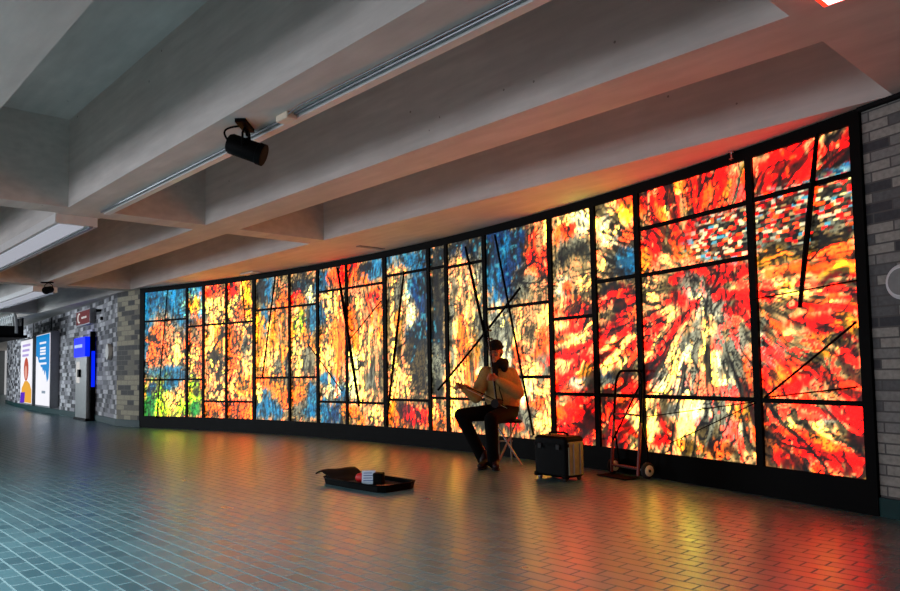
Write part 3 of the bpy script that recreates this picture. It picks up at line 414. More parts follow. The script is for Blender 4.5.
    ink = 1-sst(wth*.5, wth, ln); ink = np.maximum(ink, (1-sst(.03, .085, l4))*sst(.3, .55, vnoise(s*4, z*4, 21))); ink = np.maximum(ink, (1-sst(wth*.35, wth*.8, l3))*sst(.3, .55, reg))
    ink *= 1-.45*blue
    col *= (1-.9*ink)[:, None]
    # mosaic of small oblong pieces, upper right
    slope = (s-5.6)*.05
    mos = sst(5.5, 5.8, s+w1*.3)*sst(2.02, 2.14, z+w2*.25-slope*0)*(1-sst(2.42, 2.52, z+w1*.2-slope))
    j = np.floor((z+w3*.02)/.021); i = np.floor((s+w4*.03)/.052+vnoise(j*.37, j*0, 17)*7+(vnoise(s*3, j*1.0, 18))*1.4)
    hsh = (np.sin(i*127.1+j*311.7)*43758.5453) % 1.0
    keys = ['W', 'D', 'D', 'R', 'D', 'c', 'P', 'W', 'D', 'O', 'r', 'K', 'D', 'D', 'R', 'S']
    tab = np.array([PAL[k] for k in keys]); pick = tab[(hsh*len(keys)).astype(int) % len(keys)]
    mm = (mos*.8)[:, None]; col = col*(1-mm)+pick*mm
    col = np.clip(col*1.12, 0, 1)**1.45
    # the brightest glass runs far above white, as behind any strong light box
    return col*(1+np.array([4.0, 4.2, 1.8])*sst(.55, .95, col))

mur = thing('stained_glass_mural', 'huge curved backlit mural of coloured glass panes in black metal frames', 'mural', (-9, 7.1, 0))
fr = MB()
strip(fr, -7.30, 7.32, 0, .25, .03, -.11); strip(fr, -7.30, 7.32, 2.90, H, .03, -.11)
strip(fr, -7.30, VS[0]+.01, .25, 2.90, .03, -.11); strip(fr, VS[-1]-.005, 7.32, .25, 2.90, .03, -.11)
fr.build('frame', MT['black'], mur)
G0, G1 = .25, 2.905
for i in range(16):
    a, b = VS[i], VS[i+1]; zs = [G0]+sorted(HZ[i])+[G1]
    for k in range(len(zs)-1):
        z0, z1 = zs[k], zs[k+1]
        step = .013 if a > 3 else (.018 if a > -2 else .026)
        ns = max(2, int((b-a)/step)); nz = max(2, int((z1-z0)/(.013 if a > 0 else .02)))
        sg, zg = np.meshgrid(np.linspace(a, b, ns+1), np.linspace(z0, z1, nz+1))
        sf = sg.ravel(); zf = zg.ravel(); cc = art(sf, zf)
        V = np.stack([AX+(RA+.0)*np.sin(sf/RA)+9, AY+RA*np.cos(sf/RA)-7.1, zf], 1)
        idx = np.arange((nz+1)*(ns+1)).reshape(nz+1, ns+1)
        Fq = np.stack([idx[:-1, :-1].ravel(), idx[:-1, 1:].ravel(), idx[1:, 1:].ravel(), idx[1:, :-1].ravel()], 1)
        me = bpy.data.meshes.new('glass_pane'); me.from_pydata(V.tolist(), [], Fq.tolist())
        at = me.color_attributes.new('art', 'FLOAT_COLOR', 'POINT')
        at.data.foreach_set('color', np.concatenate([cc, np.ones((cc.shape[0], 1))], 1).astype(np.float32).ravel())
        me.materials.append(MT['art']); me.update()
        o = bpy.data.objects.new('glass_pane', me); C.objects.link(o); o.parent = mur
for i in range(1, 16):
    w = .028 if i in (3, 5, 7) else .034
    if i in (12, 13, 14, 15): w = .036
    if i in (4, 8): w = .045
    strip(MB(), VS[i]-w, VS[i]+w, G0, G1, .03, -.03).build('mullion', MT['black'], mur)
for i in range(16):
    for z in HZ[i]:
        strip(MB(), VS[i], VS[i+1], z-.02, z+.02, .025, -.02).build('crossbar', MT['black'], mur)
for s0, z0, s1, z1, w in DB:
    n = 6; P = []
    for k in range(n+1):
        t = k/n; P.append(arc(s0+(s1-s0)*t, z0+(z1-z0)*t, .035))
    mb = MB().tube(P, [w*.62*(1.0 if w < .03 else .8+.35*math.sin(PI*k/n)) for k in range(n+1)], 8)
    mb.build('slanting_bar', MT['black'], mur, smooth=40)

# ---------------- lamps and fittings on the ceiling ----------------
def channel_light(x0, x1, y0, y1, label, group=None):
    t = thing('ceiling_light', label, 'light', ((x0+x1)/2, (y0+y1)/2, H), 0, group)
    mb = MB().box((x0, y0, H-.11), (x1, y1, H-.001)); mb.build('housing', MT['salmon'], t)
    MB().box((x0+.02, y0+.05, H-.122), (x1-.05, y1-.14, H-.108)).build('diffuser', MT['tube'], t)
    MB().box((x0, y1-.09, H-.128), (x1, y1-.05, H-.108)).build('rim', MT['grey'], t)
    return t
channel_light(-15.6, -9.22, 2.40, 2.86, 'long white channel light under the second beam, nearer the camera, with square end')
channel_light(-23.5, -16.9, 4.0, 4.46, 'long white channel light under the third beam, far left edge above cable tray')
for y in (-.9, -4.1):
    pass
def raceway(x0, x1, y, label):
    t = thing('cable_raceway', label, 'cable duct', ((x0+x1)/2, y, H))
    MB().box((x0, y-.035, H-.035), (x1, y+.03, H-.002)).build('duct', MT['salmon'], t)
    MB().tube([(x0, y-.06, H-.012), (x1, y-.06, H-.012)], .011, 8).build('pipe', MT['grey'], t, smooth=40)
raceway(-8.8, -1.56, 2.83, 'thin pale cable duct running along the edge of the beam with the spotlight')

# big spotlight
def spotlight(P, aim, scale, label, cable=True):
    t = thing('spotlight', label, 'spotlight', (P[0], P[1], H))
    x, y, _ = P; c = Vector((x, y, H-.19*scale)); a = Vector(aim).normalized(); side = a.cross(Vector((0, 0, 1))).normalized()
    ang = math.atan2(side.y, side.x)
    m = Matrix.Translation((x, y, 0)) @ Matrix.Rotation(ang, 4, 'Z')
    MB().box((-.10*scale, -.04*scale, H-.03*scale), (.16*scale, .04*scale, H-.001), m).build('mounting_plate', MT['black'], t)
    y2 = MB(); q = .092*scale
    y2.tube([c+side*q, c+side*q+Vector((0, 0, .1*scale)), Vector((x, y, H-.045*scale))+side*q*.5, Vector((x, y, H-.03*scale)), Vector((x, y, H-.045*scale))-side*q*.5, c-side*q+Vector((0, 0, .1*scale)), c-side*q], .009*scale, 8)
    y2.build('yoke', MT['black'], t, smooth=50)
    b = MB().tube([c-a*.145*scale, c-a*.14*scale, c-a*.12*scale, c+a*.10*scale, c+a*.105*scale, c+a*.15*scale], [.05*scale, .07*scale, .08*scale, .08*scale, .086*scale, .086*scale], 24)
    b.build('lamp_body', MT['black'], t, smooth=35)
    MB().cyl(c+a*.13*scale, c+a*.152*scale, .07*scale).build('lens', MT['black'], t, smooth=35)
    MB().ell(c-a*.147*scale, (.02*scale,)*3).build('knob', MT['grey'], t, smooth=60)
    if cable:
        P2 = []
        for k in range(13):
            u = k/12; P2.append(c-a*(.13+.09*math.sin(PI*u))*scale+Vector((0, 0, .17*scale*u))+a*.09*scale*u)
        P3 = [Vector((x, y, H-.03))+side*.03]+[Vector((x, y, H-.09))+a*.02+side*(.04*math.cos(k*.6))+Vector((0, 0, .05*math.sin(k*.6))) for k in range(11)]
        MB().tube(P2, .008*scale, 8).build('cable', MT['black'], t, smooth=60)
        MB().tube(P3, .008*scale, 8).build('cable', MT['black'], t, smooth=60)
    return t
spotlight((-5.06, 2.63, 0), (.75, .8, -.42), .98, 'large black cylindrical spotlight with looped cable hanging from the concrete beam')
spotlight((-16.0, 4.06, 0), (.8, -.6, -.2), .85, 'small distant black spotlight at the beam crossing above the brick wall', False)
j = thing('junction_box', 'small pinkish junction box on the beam beside the large black spotlight', 'junction box', (-4.66, 2.74, H))
MB().rbox((-4.74, 2.70, H-.05), (-4.58, 2.79, H-.001), .01).build('box_body', MT['cloth'], j)
MB().tube([(-4.59, 2.72, H-.02), (-4.4, 2.70, H-.015), (-3.6, 2.72, H-.013), (-2.4, 2.74, H-.013)], .007, 8).build('cable', MT['grey'], j, smooth=60)
t = thing('sprinkler', 'tiny chrome sprinkler head above the red panes of the mural', 'sprinkler', (-2.95, 6.2, H))
MB().cyl((-2.95, 6.2, H-.02), (-2.95, 6.2, H), .03).build('rosette', MT['chrome'], t, smooth=40)
MB().cyl((-2.95, 6.2, H-.07), (-2.95, 6.2, H-.02), .008).cyl((-2.95, 6.2, H-.076), (-2.95, 6.2, H-.07), .022).build('head', MT['chrome'], t, smooth=40)
o = MB().box((-8.95, 6.45, H-.012), (-8.85, 6.93, H-.001)).build('ceiling_vent', MT['mesh']); tag(o, 'narrow dark slot vent in the soffit above the middle of the mural', 'vent')
o = MB().rbox((-12.75, 6.5, H-.03), (-12.25, 6.66, H-.001), .02).build('ceiling_speaker', MT['salmon']); tag(o, 'pale flat box on the soffit above the orange panes at left', 'speaker')
t = thing('emergency_light', 'bright white light with red edge at top right corner of the ceiling', 'light', (-1.2, 4.06, H))
MB().box((-1.36, 3.68, H-.05), (-1.10, 3.965, H-.001)).build('housing', MT['redglow'], t)
MB().box((-1.33, 3.70, H-.058), (-1.0, 3.94, H-.05)).build('diffuser', MT['tubew'], t)

# ---------------- left wall fittings ----------------
def wall_frame(X):
    for i in range(len(LW)-1):
        (x0, y0), (x1, y1) = LW[i], LW[i+1]
        if x0 <= X <= x1:
            k = (X-x0)/(x1-x0); return Vector((X, y0+(y1-y0)*k, 0)), math.atan2(y1-y0, x1-x0)
def wm(X, d=0):
    p, a = wall_frame(X); return Matrix.Translation(p) @ Matrix.Rotation(a, 4, 'Z') @ Matrix.Translation((0, -d, 0))
def wbox(mb, m, x0, x1, z0, z1, d0, d1): return mb.box((x0, -d1, z0), (x1, -d0, z1), m)
def wpoly(mb, m, pts, d):
    k = len(pts); V = [m @ Vector((x, -d, z)) for x, z in pts]+[m @ Vector((x, -d+.006, z)) for x, z in pts]
    return mb.add(V, [tuple(range(k)), tuple(range(k, 2*k))[::-1]]+[(i, (i+1) % k, k+(i+1) % k, k+i) for i in range(k)])
def lightbox(X, w, z0, z1, label, dep):
    p, a = wall_frame(X); t = thing('advertising_lightbox', label, 'advertisement', tuple(p)); m = wm(X)
    wbox(MB(), m, -w/2, w/2, z0, z1, .002, dep).build('cabinet', MT['grey'], t)
    s = wbox(MB(), m, -w/2+.06, w/2-.06, z0+.05, z1-.05, dep, dep+.008).build('poster', MT['white_ad'], t)
    wbox(MB(), m, -.02, .02, z1, H-.012, .01, .03).build('conduit', MT['black'], t)
    return t, m, s
D1 = .22
t, m, s = lightbox(-28.3, 2.35, .2, 2.45, 'white backlit poster with an orange haired figure and violet square, left of the pair', D1)
d = D1+.014
mb = MB().ell(m @ Vector((0.05, -d, 1.40)), (.46, .012, .40), Matrix.Rotation(wall_frame(-28.3)[1], 3, 'Z')); child(mb, 'printed_hair', MT['rust_ad'], s, t)
mb = MB().ell(m @ Vector((0.07, -d-.008, 1.3)), (.24, .01, .24), Matrix.Rotation(wall_frame(-28.3)[1], 3, 'Z')); child(mb, 'printed_face', MT['pink_ad'], s, t)
mb = wpoly(MB(), m, [(-.2, 1.0), (.3, 1.0), (.75, .9), (1.08, .7), (1.08, .27), (-.9, .27), (-.8, .75)], d); child(mb, 'printed_shirt', MT['orange_ad'], s, t)
mb = wpoly(MB(), m, [(-1.05, .24), (-.2, .26), (-.1, .62), (-.95, .6)], d+.008); child(mb, 'printed_square', MT['violet'], s, t)
mb = MB(); [wbox(mb, m, -.75, .75-.15*k, 2.18-.17*k, 2.26-.17*k, d-.006, d) for k in range(3)]; child(mb, 'printed_lines', MT['lilac'], s, t)
t, m, s = lightbox(-25.25, 2.3, .2, 2.5, 'blue and white backlit poster with dripping blue edge, right of the pair', D1+.02)
d = D1+.034
drip = [(-1.05, 2.43), (1.05, 2.43), (1.05, 1.45), (.95, 1.1), (.75, .98), (.6, 1.2), (.5, 1.36), (.38, 1.18), (.25, 1.36), (.1, 1.3), (-.05, 1.45), (-.2, 1.42), (-.35, 1.55), (-.6, 1.6), (-.75, 1.75), (-1.05, 1.8)]
mb = wpoly(MB(), m, drip, d); child(mb, 'printed_paint', MT['teal_ad'], s, t)
mb = MB()
for x0, x1, z in ((-.45, .55, 2.18), (-.35, .5, 2.02), (-.35, .5, 1.93), (-.35, .5, 1.84), (-.4, .5, 1.7), (-.4, .65, 1.54)): wbox(mb, m, x0, x1, z-.03, z+.03, d, d+.008)
child(mb, 'printed_lines', MT['white_ad'], s, t)
mb = MB(); wbox(mb, m, -.05, .5, .62, .7, d-.006, d); child(mb, 'printed_lines', MT['grey_ad'], s, t)

# red sign
p, a = wall_frame(-20.6); t = thing('exit_sign', 'small dark red illuminated sign high on the left brick wall', 'sign', tuple(p)); m = wm(-20.6)
wbox(MB(), m, -.78, .78, 2.46, 2.86, .002, .12).build('cabinet', MT['grey'], t)
s = wbox(MB(), m, -.74, .74, 2.49, 2.83, .12, .128).build('face', MT['sign_red'], t)
mb = MB(); mb.tube([m @ Vector((-.36+.13*math.cos(q), -.135, 2.66+.12*math.sin(q))) for q in [PI*.35+k*PI*1.3/10 for k in range(11)]], .018, 6)
child(mb, 'emblem', MT['sign_white'], s, t)
for k in range(3):
    mb = MB(); wbox(mb, m, -.08+.2*k, .04+.2*k, 2.63, 2.68, .128, .138); child(mb, 'letter', MT['sign_white'], s, t)
p, a = wall_frame(-19.55); t = thing('camera_bracket', 'small dark bracket on brick right of the red sign', 'bracket', tuple(p)); m = wm(-19.3)
wbox(MB(), m, -.12, .12, 2.72, 2.78, .002, .12).build('arm', MT['black'], t); wbox(MB(), m, .2, .3, 2.5, 2.58, .002, .05).build('box_body', MT['black'], t)

# blue kiosk
p, a = wall_frame(-20.25); t = thing('information_kiosk', 'steel information kiosk with backlit blue header against the left brick wall', 'kiosk', tuple(p)); m = wm(-20.25)
wbox(MB(), m, -.72, .50, .06, 1.62, .03, .20).build('cabinet', MT['steel'], t)
s = wbox(MB(), m, -.76, .50, 1.62, 2.12, .02, .24).build('header', MT['blue'], t)
for k in range(6):
    mb = MB(); wbox(mb, m, -.66+.15*k, -.56+.15*k, 1.86, 1.94, .24, .247); child(mb, 'letter', MT['blue_text'], s, t)
wbox(MB(), m, .50, .60, .0, 2.25, .02, .13).build('side_post', MT['black'], t)
wbox(MB(), m, .602, .612, .85, 1.75, .03, .11).build('side_light', MT['blue'], t)
s = wbox(MB(), m, -.62, -.28, .95, 1.5, .20, .21).build('screen', MT['sign_white'], t)
wbox(MB(), m, -.3, -.12, 1.1, 1.3, .20, .25).build('handset', MT['black'], t)
wbox(MB(), m, -.74, .62, 0, .06, .02, .24).build('base', MT['black'], t)

# round plaque and right wall speaker
m = wm(-17.95)
o = MB().cyl(m @ Vector((0, -.008, 1.68)), m @ Vector((0, -.09, 1.68)), .19, 28).build('round_plaque', MT['plaque'], smooth=40); tag(o, 'round cream disc on the brick wall between kiosk and mural', 'plaque')
rd = Vector((.95, -.323, 0)).normalized(); rn = Vector((-.323, -.95, 0)).normalized()
c = Vector((-1.555, 0, 1.67)); c.y = y7+(c.x-x7)*(-.323/.95)
t = thing('wall_speaker', 'round white grille speaker on the brick wall at right edge', 'speaker', tuple(c))
MB().tube([c, c+rn*.03, c+rn*.045], [.125, .125, .105], 32).build('housing', MT['white'], t, smooth=35)
MB().cyl(c+rn*.045, c+rn*.05, .095, 28).build('grille', MT['mesh'], t, smooth=40)

# conduits over the far left passage
t = thing('cable_tray', 'black cable tray with looping pale conduits at the far left', 'cable tray', (-25.5, 5.2, 2.3))
MB().box((-29, 4.7, 2.28), (-24.2, 5.6, 2.36)).build('tray', MT['black'], t)
MB().box((-29, 5.45, 2.36), (-24.2, 5.5, 2.86)).box((-24.3, 4.75, 2.36), (-24.2, 5.5, 2.62)).build('side_rail', MT['blackm'], t)
for k in range(9):
    x = -27.3+k*.34; R = .30; y = 5.36-.012*k
    P = [(x+R*(1-math.cos(q)), y, 2.40+R*1.9*math.sin(q)) for q in [PI*.2+PI*.8*i/9 for i in range(10)]]
    MB().tube(P, .04, 8).build('conduit', MT['conduit'], t, smooth=60)
for x in (-28.6, -26.2): MB().cyl((x, 5.1, 2.36), (x, 5.1, 3.0), .03, 8).build('hanger', MT['black'], t)
t = thing('ceiling_light', 'glowing vertical panel for the lit surface of the distant wall at the far left', 'light', (-56, 8.5, 0))
MB().box((-57.7, 7.6, .9), (-57.6, 8.6, 2.9)).build('diffuser', MT['tubew'], t)  # glow stands in for a white-lit wall surface

# ---------------- musician ----------------
JJ = {'pelvis': (0.195, 0, 0.643), 'chest': (0.164, -0.03, 0.925), 'chest_top': (0.131, -0.05, 1.089), 'neck': (0.132, -0.06, 1.159), 'head': (0.103, -0.1, 1.316), 'headtop': (0.042, -0.1, 1.463), 'chin': (0.01, -0.17, 1.195), 'Rsh': (-0.01, -0.06, 1.068), 'Lsh': (0.284, -0.02, 1.051), 'Rel': (-0.135, -0.14, 0.794), 'Rha': (-0.285, -0.26, 0.914), 'Lel': (0.352, -0.12, 0.831), 'Lha': (0.093, -0.26, 0.999), 'Rhip': (0.121, -0.05, 0.612), 'Lhip': (0.262, -0.03, 0.609), 'Rkn': (-0.313, -0.28, 0.598), 'Ran': (-0.07, -0.22, 0.172), 'Rfoot': (-0.076, -0.3, 0.035), 'Lkn': (0.016, -0.46, 0.56), 'Lan': (0.036, -0.36, 0.152), 'Lfoot': (0.042, -0.4, 0.035), 'erhu_top': (0.003, -0.26, 1.628), 'erhu_bot': (0.098, -0.27, 0.704), 'bowA': (-0.307, -0.28, 0.938), 'bowB': (0.23, -0.3, 0.658), 'seat': (0.24, 0, 0.537), 'stA': (0.293, 0.22, 0.011), 'stB': (0.129, -0.1, 0.041)}
PO = (-6.02, 6.2, 0); pr = math.atan2(.730, .683)
per = thing('person', 'seated musician in tan jacket and black cap playing a bowed fiddle', 'person', PO, pr)
V3 = lambda p: Vector(p)
def rem(mb, name, m, parent, vox, smooth=6):
    o = mb.build(name, m, parent, local=True)
    r = o.modifiers.new('remesh', 'REMESH'); r.mode = 'VOXEL'; r.voxel_size = vox; r.use_smooth_shade = True
    s = o.modifiers.new('smooth', 'SMOOTH'); s.factor = .5; s.iterations = smooth
    return o
J = {k: V3(v) for k, v in JJ.items()}
hd = J['head']; face = Vector((-.38, -.9, -.22)).normalized(); fs = face.cross(Vector((0, 0, 1))).normalized(); fu = fs.cross(face).normalized()
HM = Matrix((fs, -face, fu)).transposed()   # head axes: x side, y back, z up
def hp(x, y, z): return hd+HM @ Vector((x, y, z))
b = MB()
b.ell(hd+HM @ Vector((0, .012, .02)), (.075, .093, .105), HM); b.ell(hp(0, -.03, -.055), (.052, .058, .062), HM)
b.cap(hp(0, -.088, .0), hp(0, -.112, -.022), .008, .013); b.ell(hp(0, -.082, .028), (.055, .016, .012), HM)
b.ell(hp(0, -.088, -.05), (.026, .014, .011), HM); b.ell(hp(0, -.072, -.1), (.025, .02, .018), HM)
for sgn in (-1, 1): b.ell(hp(.077*sgn, .012, -.005), (.011, .02, .032), HM); b.ell(hp(.042*sgn, -.066, -.02), (.02, .018, .02), HM)
b.cap(J['neck'], hp(0, .02, -.07), .058, .05)
b.cap(J['chest_top'], J['neck'], .085, .06)
b.ell((J['chest']+J['chest_top'])/2, (.15, .10, .17)); b.ell(J['pelvis']*.6+J['chest']*.4, (.14, .10, .16)); b.ell(J['pelvis'], (.155, .12, .11))
for a0, a1, a2 in (('Rsh', 'Rel', 'Rha'), ('Lsh', 'Lel', 'Lha')):
    b.cap(J[a0], J[a1], .048, .038); b.cap(J[a1], J[a2], .038, .026); b.cap(J['chest_top'], J[a0], .06, .05)
for a0, a1, a2, a3 in (('Rhip', 'Rkn', 'Ran', 'Rfoot'), ('Lhip', 'Lkn', 'Lan', 'Lfoot')):
    b.cap(J[a0], J[a1], .075, .052); b.cap(J[a1], J[a2], .05, .036); b.cap(J[a2]-Vector((0, 0, .05)), J[a3]+Vector((0, .02, .02)), .034, .024); b.cap(J[a3]+Vector((0, .02, .015)), J[a3]+Vector((0, -.08, .005)), .024, .02)
# hands: palm, four fingers with knuckle bends, thumb
def hand(w, along, across, curl, s=1.0):
    """w wrist; along: knuckle direction; across: from little finger to index; curl: direction the fingers close"""
    along = along.normalized(); across = (across-along*across.dot(along)).normalized(); curl = curl.normalized()
    k0 = w+along*.05
    for q in (-1.5, -.5, .5, 1.5): b.cap(w+across*q*.012, w+along*.085*s+across*q*.02, .016, .011)
    for q, l in ((-1.5, .8), (-.5, .95), (.5, 1.0), (1.5, .92)):
        k = w+along*.088*s+across*q*.0205; l *= s
        m1 = k+(along*.55+curl*.8).normalized()*.036*l; m2 = m1+(curl*1.0-along*.25).normalized()*.026*l; m3 = m2+(curl*.35-along*.95).normalized()*.02*l
        b.cap(k, m1, .0098, .009); b.cap(m1, m2, .009, .0085); b.cap(m2, m3, .0085, .0075)
    t0 = w+across*.028+along*.025; t1 = t0+(across*.8+along*.6+curl*.4).normalized()*.034; t2 = t1+(along*.5+curl*.9-across*.15).normalized()*.03
    b.cap(t0, t1, .0125, .0105); b.cap(t1, t2, .0105, .0085)
Rdir = (J['Rha']-J['Rel']).normalized(); Ldir = (J['Lha']-J['Lel']).normalized()
hand(J['Rha'], Vector((-.75, -.25, .25)), Vector((.1, -.6, .7)), Vector((.3, -.5, -.6)))
hand(J['Lha'], Vector((-.75, -.35, .25)), Vector((-.05, -.2, 1)), Vector((-.2, -.95, -.1)))
body = rem(b, 'body', MT['skin'], per, .0055, 3)
for sgn in (-1, 1):
    MB().ell(hp(.03*sgn, -.084, .008), (.013, .007, .006), HM).build('eye', MT['eye'], per, local=True, smooth=60)
    MB().cap(hp(.014*sgn, -.092, .024), hp(.048*sgn, -.08, .024), .004, .003).build('eyebrow', MT['hair'], per, local=True, smooth=60)
MB().cap(hp(-.02, -.097, -.05), hp(.02, -.097, -.05), .004, .004).build('mouth', MT['lips'], per, local=True, smooth=60)
h = MB().ell(hp(0, .03, -.01), (.083, .085, .085), HM); rem(h, 'hair', MT['hair'], per, .012)
c = MB(); c.ell(hp(0, .012, .062), (.086, .103, .078), HM); c.tube([hp(.088*math.cos(q), .008+.102*math.sin(q), .045+.0*q) for q in [2*PI*k/20 for k in range(21)]], .013, 8)
c.ell(hp(0, -.098, .045), (.062, .05, .010), HM)
rem(c, 'cap', MT['cap'], per, .007)
sc = MB(); sc.ell(J['neck']+Vector((0.01, 0, .015)), (.105, .10, .075)); sc.cap(J['neck']+Vector((.08, .02, .03)), J['chest_top']+Vector((.07, -.08, .02)), .05, .04); sc.cap(J['neck']+Vector((-.05, -.05, .02)), J['chest_top']+Vector((-.03, -.12, -.02)), .045, .03); sc.ell(J['neck']+Vector((.045, .06, .02)), (.085, .07, .06))
rem(sc, 'scarf', MT['cap'], per, .010)
jk = MB()
jk.ell(J['chest']+Vector((-.005, 0, .03)), (.205, .155, .20)); jk.ell(J['chest']*.45+J['pelvis']*.55+Vector((.0, 0, .03)), (.215, .165, .19)); jk.ell(J['chest_top']+Vector((.005, .02, -.05)), (.185, .13, .12))
jk.ell(J['pelvis']+Vector((0, 0, .06)), (.19, .15, .10))
for a0, a1, a2 in (('Rsh', 'Rel', 'Rha'), ('Lsh', 'Lel', 'Lha')):
    jk.cap(J[a0], J[a1], .082, .074); e = J[a1]+(J[a2]-J[a1])*.88; jk.cap(J[a1], e, .074, .05)
    mid = J[a1]+(J[a2]-J[a1])*.4; jk.ell(mid, (.07, .07, .062)); jk.ell(J[a0]*.5+J[a1]*.5, (.085, .085, .08))
    jk.cap(e-(J[a2]-J[a1]).normalized()*.02, e, .05, .046)
jko = rem(jk, 'jacket', MT['jacket'], per, .011, 5)
MB().tube([J['chest_top']+Vector((-.045, -.125, .02)), J['chest']+Vector((-.03, -.162, .08)), J['chest']+Vector((-.03, -.168, -.05)), J['pelvis']+Vector((-.02, -.165, .1))], .006, 6).build('zipper', MT['black'], per, local=True)
tr = MB(); tr.ell(J['pelvis'], (.185, .155, .115))
for a0, a1, a2 in (('Rhip', 'Rkn', 'Ran'), ('Lhip', 'Lkn', 'Lan')):
    tr.cap(J[a0], J[a1], .105, .078); an = J[a2]-Vector((0, -.01, .085)); tr.cap(J[a1], an, .078, .066); tr.ell(an-Vector((0, 0, .01)), (.07, .085, .05))
rem(tr, 'trousers', MT['trousers'], per, .011, 5)
for a2, a3, dx in (('Ran', 'Rfoot', -.05), ('Lan', 'Lfoot', .0)):
    f = J[a3]+Vector((.015, 0, 0)); sh = MB(); toe = Vector((dx, -.14, .0))
    sh.cap(Vector((f.x, f.y+.06, .055)), Vector((f.x, f.y, .05)), .045, .045); sh.cap(Vector((f.x, f.y, .05)), Vector((f.x, f.y, .045))+toe, .046, .036); sh.cap(Vector((f.x, f.y+.06, .15)), Vector((f.x, f.y+.03, .07)), .05, .05)
    s = rem(sh, 'shoe', MT['shoe'], per, .009, 4)
    so = MB().tube([Vector((f.x, f.y+.1, .012)), Vector((f.x, f.y+.05, .012)), Vector((f.x, f.y, .012))+toe*.6, Vector((f.x, f.y, .012))+toe*1.12, Vector((f.x, f.y, .012))+toe*1.25], [.02, .043, .047, .038, .012], 14)
    so.v = [(x, y, max(0, .012+(z-.012)*.28)) for x, y, z in so.v]
    so.build('sole', MT['sole'], s, local=True, smooth=50)

# fiddle: small drum body on the thigh, long neck, two pegs; bow
E0, E1 = J['erhu_bot'], J['erhu_top']; ax = (E1-E0).normalized()
fd = thing('spike_fiddle', 'upright two-string fiddle with long dark neck held by the musician', 'fiddle', PO, pr)
fdir = Vector((-.45, -.9, 0)).normalized()
MB().cyl(E0-fdir*.065+Vector((0, 0, .02)), E0+fdir*.065+Vector((0, 0, .02)), .052, 8).build('drum', MT['wood'], fd, local=True)
MB().tube([E0-ax*.04, E0+ax*.5, E1-ax*.06, E1, E1+ax*.02-fdir*-.02], [.011, .0125, .013, .014, .011], 10).build('neck', MT['black'], fd, local=True, smooth=50)
sd = ax.cross(fdir).normalized()
for q in (.07, .17): MB().tube([E1-ax*q+fdir*-.09, E1-ax*q+fdir*-.02, E1-ax*q+fdir*.03], [.013, .008, .006], 8).build('peg', MT['wood'], fd, local=True, smooth=50)
for q in (-.004, .004): MB().tube([E0+fdir*.03+ax*.06+sd*q, E1-ax*.15+fdir*.02+sd*q], .0012, 5).build('string', MT['steel'], fd, local=True)
bw = thing('bow', 'thin dark bow held low in the musician\'s left-side hand across the fiddle', 'bow', PO, pr)
A, B = J['bowA'], J['bowB']
MB().tube([A-(B-A)*.03, A+(B-A)*.3+Vector((0, 0, .02)), A+(B-A)*.7+Vector((0, 0, .025)), B], .0055, 8).build('stick', MT['black'], bw, local=True, smooth=50)
MB().tube([A+Vector((0, 0, -.015)), B], .0035, 6).build('bow_hair', MT['horse'], bw, local=True, smooth=50)
# stool
st = thing('folding_stool', 'grey tubular folding stool with dark seat under the musician', 'stool', PO, pr)
sz = J['pelvis'].z-.155; sx = J['pelvis'].x+.03
MB().rbox((sx-.19, -.17, sz), (sx+.17, .17, sz+.03), .03).build('seat', MT['cap'], st, local=True, smooth=50)
for a, bb in (((sx-.14, .14), (sx+.15, -.13)), ((sx+.13, .14), (sx-.13, -.13)), ((sx+.05, .16), (sx+.07, .27)), ((sx-.1, .15), (sx-.08, .24))):
    MB().tube([(a[0], a[1], sz), (bb[0], bb[1], .008)], .011, 8).build('leg', MT['stool'], st, local=True, smooth=50)
MB().tube([(sx-.1, .2, .25), (sx+.08, .21, .25)], .009, 8).build('stretcher', MT['stool'], st, local=True, smooth=50)

# ---------------- suitcase ----------------
ang = -.10
sc0 = Vector((-4.70, 5.86, 0)); t = thing('suitcase', 'boxy black wheeled case with olive side panel standing beside the musician', 'suitcase', tuple(sc0), ang)
w, d, h = .45, .27, .40
MB().rbox((-w/2, -d/2, .035), (w/2, d/2, .035+h), .04, n=5).build('shell', MT['shell'], t, local=True, smooth=40)
MB().rbox((w/2-.03, -d/2+.035, .06), (w/2+.012, d/2-.03, .035+h-.05), .012).build('side_panel', MT['olive'], t, local=True, smooth=40)
for yy in (-.04, .05): MB().rbox((w/2+.004, yy-.006, .07), (w/2+.022, yy+.006, h-.03), .004).build('rib', MT['grey'], t, local=True, smooth=40)
MB().rbox((-w/2-.008, -d/2-.008, .035+h-.09), (w/2+.008, d/2+.008, .035+h-.075), .04, n=5).build('lid_rim', MT['black'], t, local=True, smooth=40)
for x in (-.12, .13): MB().rbox((x-.025, -d/2-.02, h-.09), (x+.025, -d/2, h-.04), .006).build('latch', MT['sole'], t, local=True, smooth=40)
MB().tube([(-.13, 0, h+.03), (-.12, 0, h+.055), (-.08, 0, h+.065), (.08, 0, h+.065), (.12, 0, h+.055), (.13, 0, h+.03)], .011, 10).build('handle', MT['black'], t, local=True, smooth=60)
for x in (-w/2+.05, w/2-.05):
    for y in (-d/2+.04, d/2-.04): MB().tube([(x-.014, y, .02), (x+.014, y, .02)], .02, 14).build('wheel', MT['grey'] if (x < 0 and y < 0) else MT['sole'], t, local=True, smooth=50)
for x in (-w/2+.03, w/2-.03): MB().rbox((x-.028, -d/2-.006, .03), (x+.028, -d/2+.05, .07), .01).build('corner_guard', MT['black'], t, local=True, smooth=50)

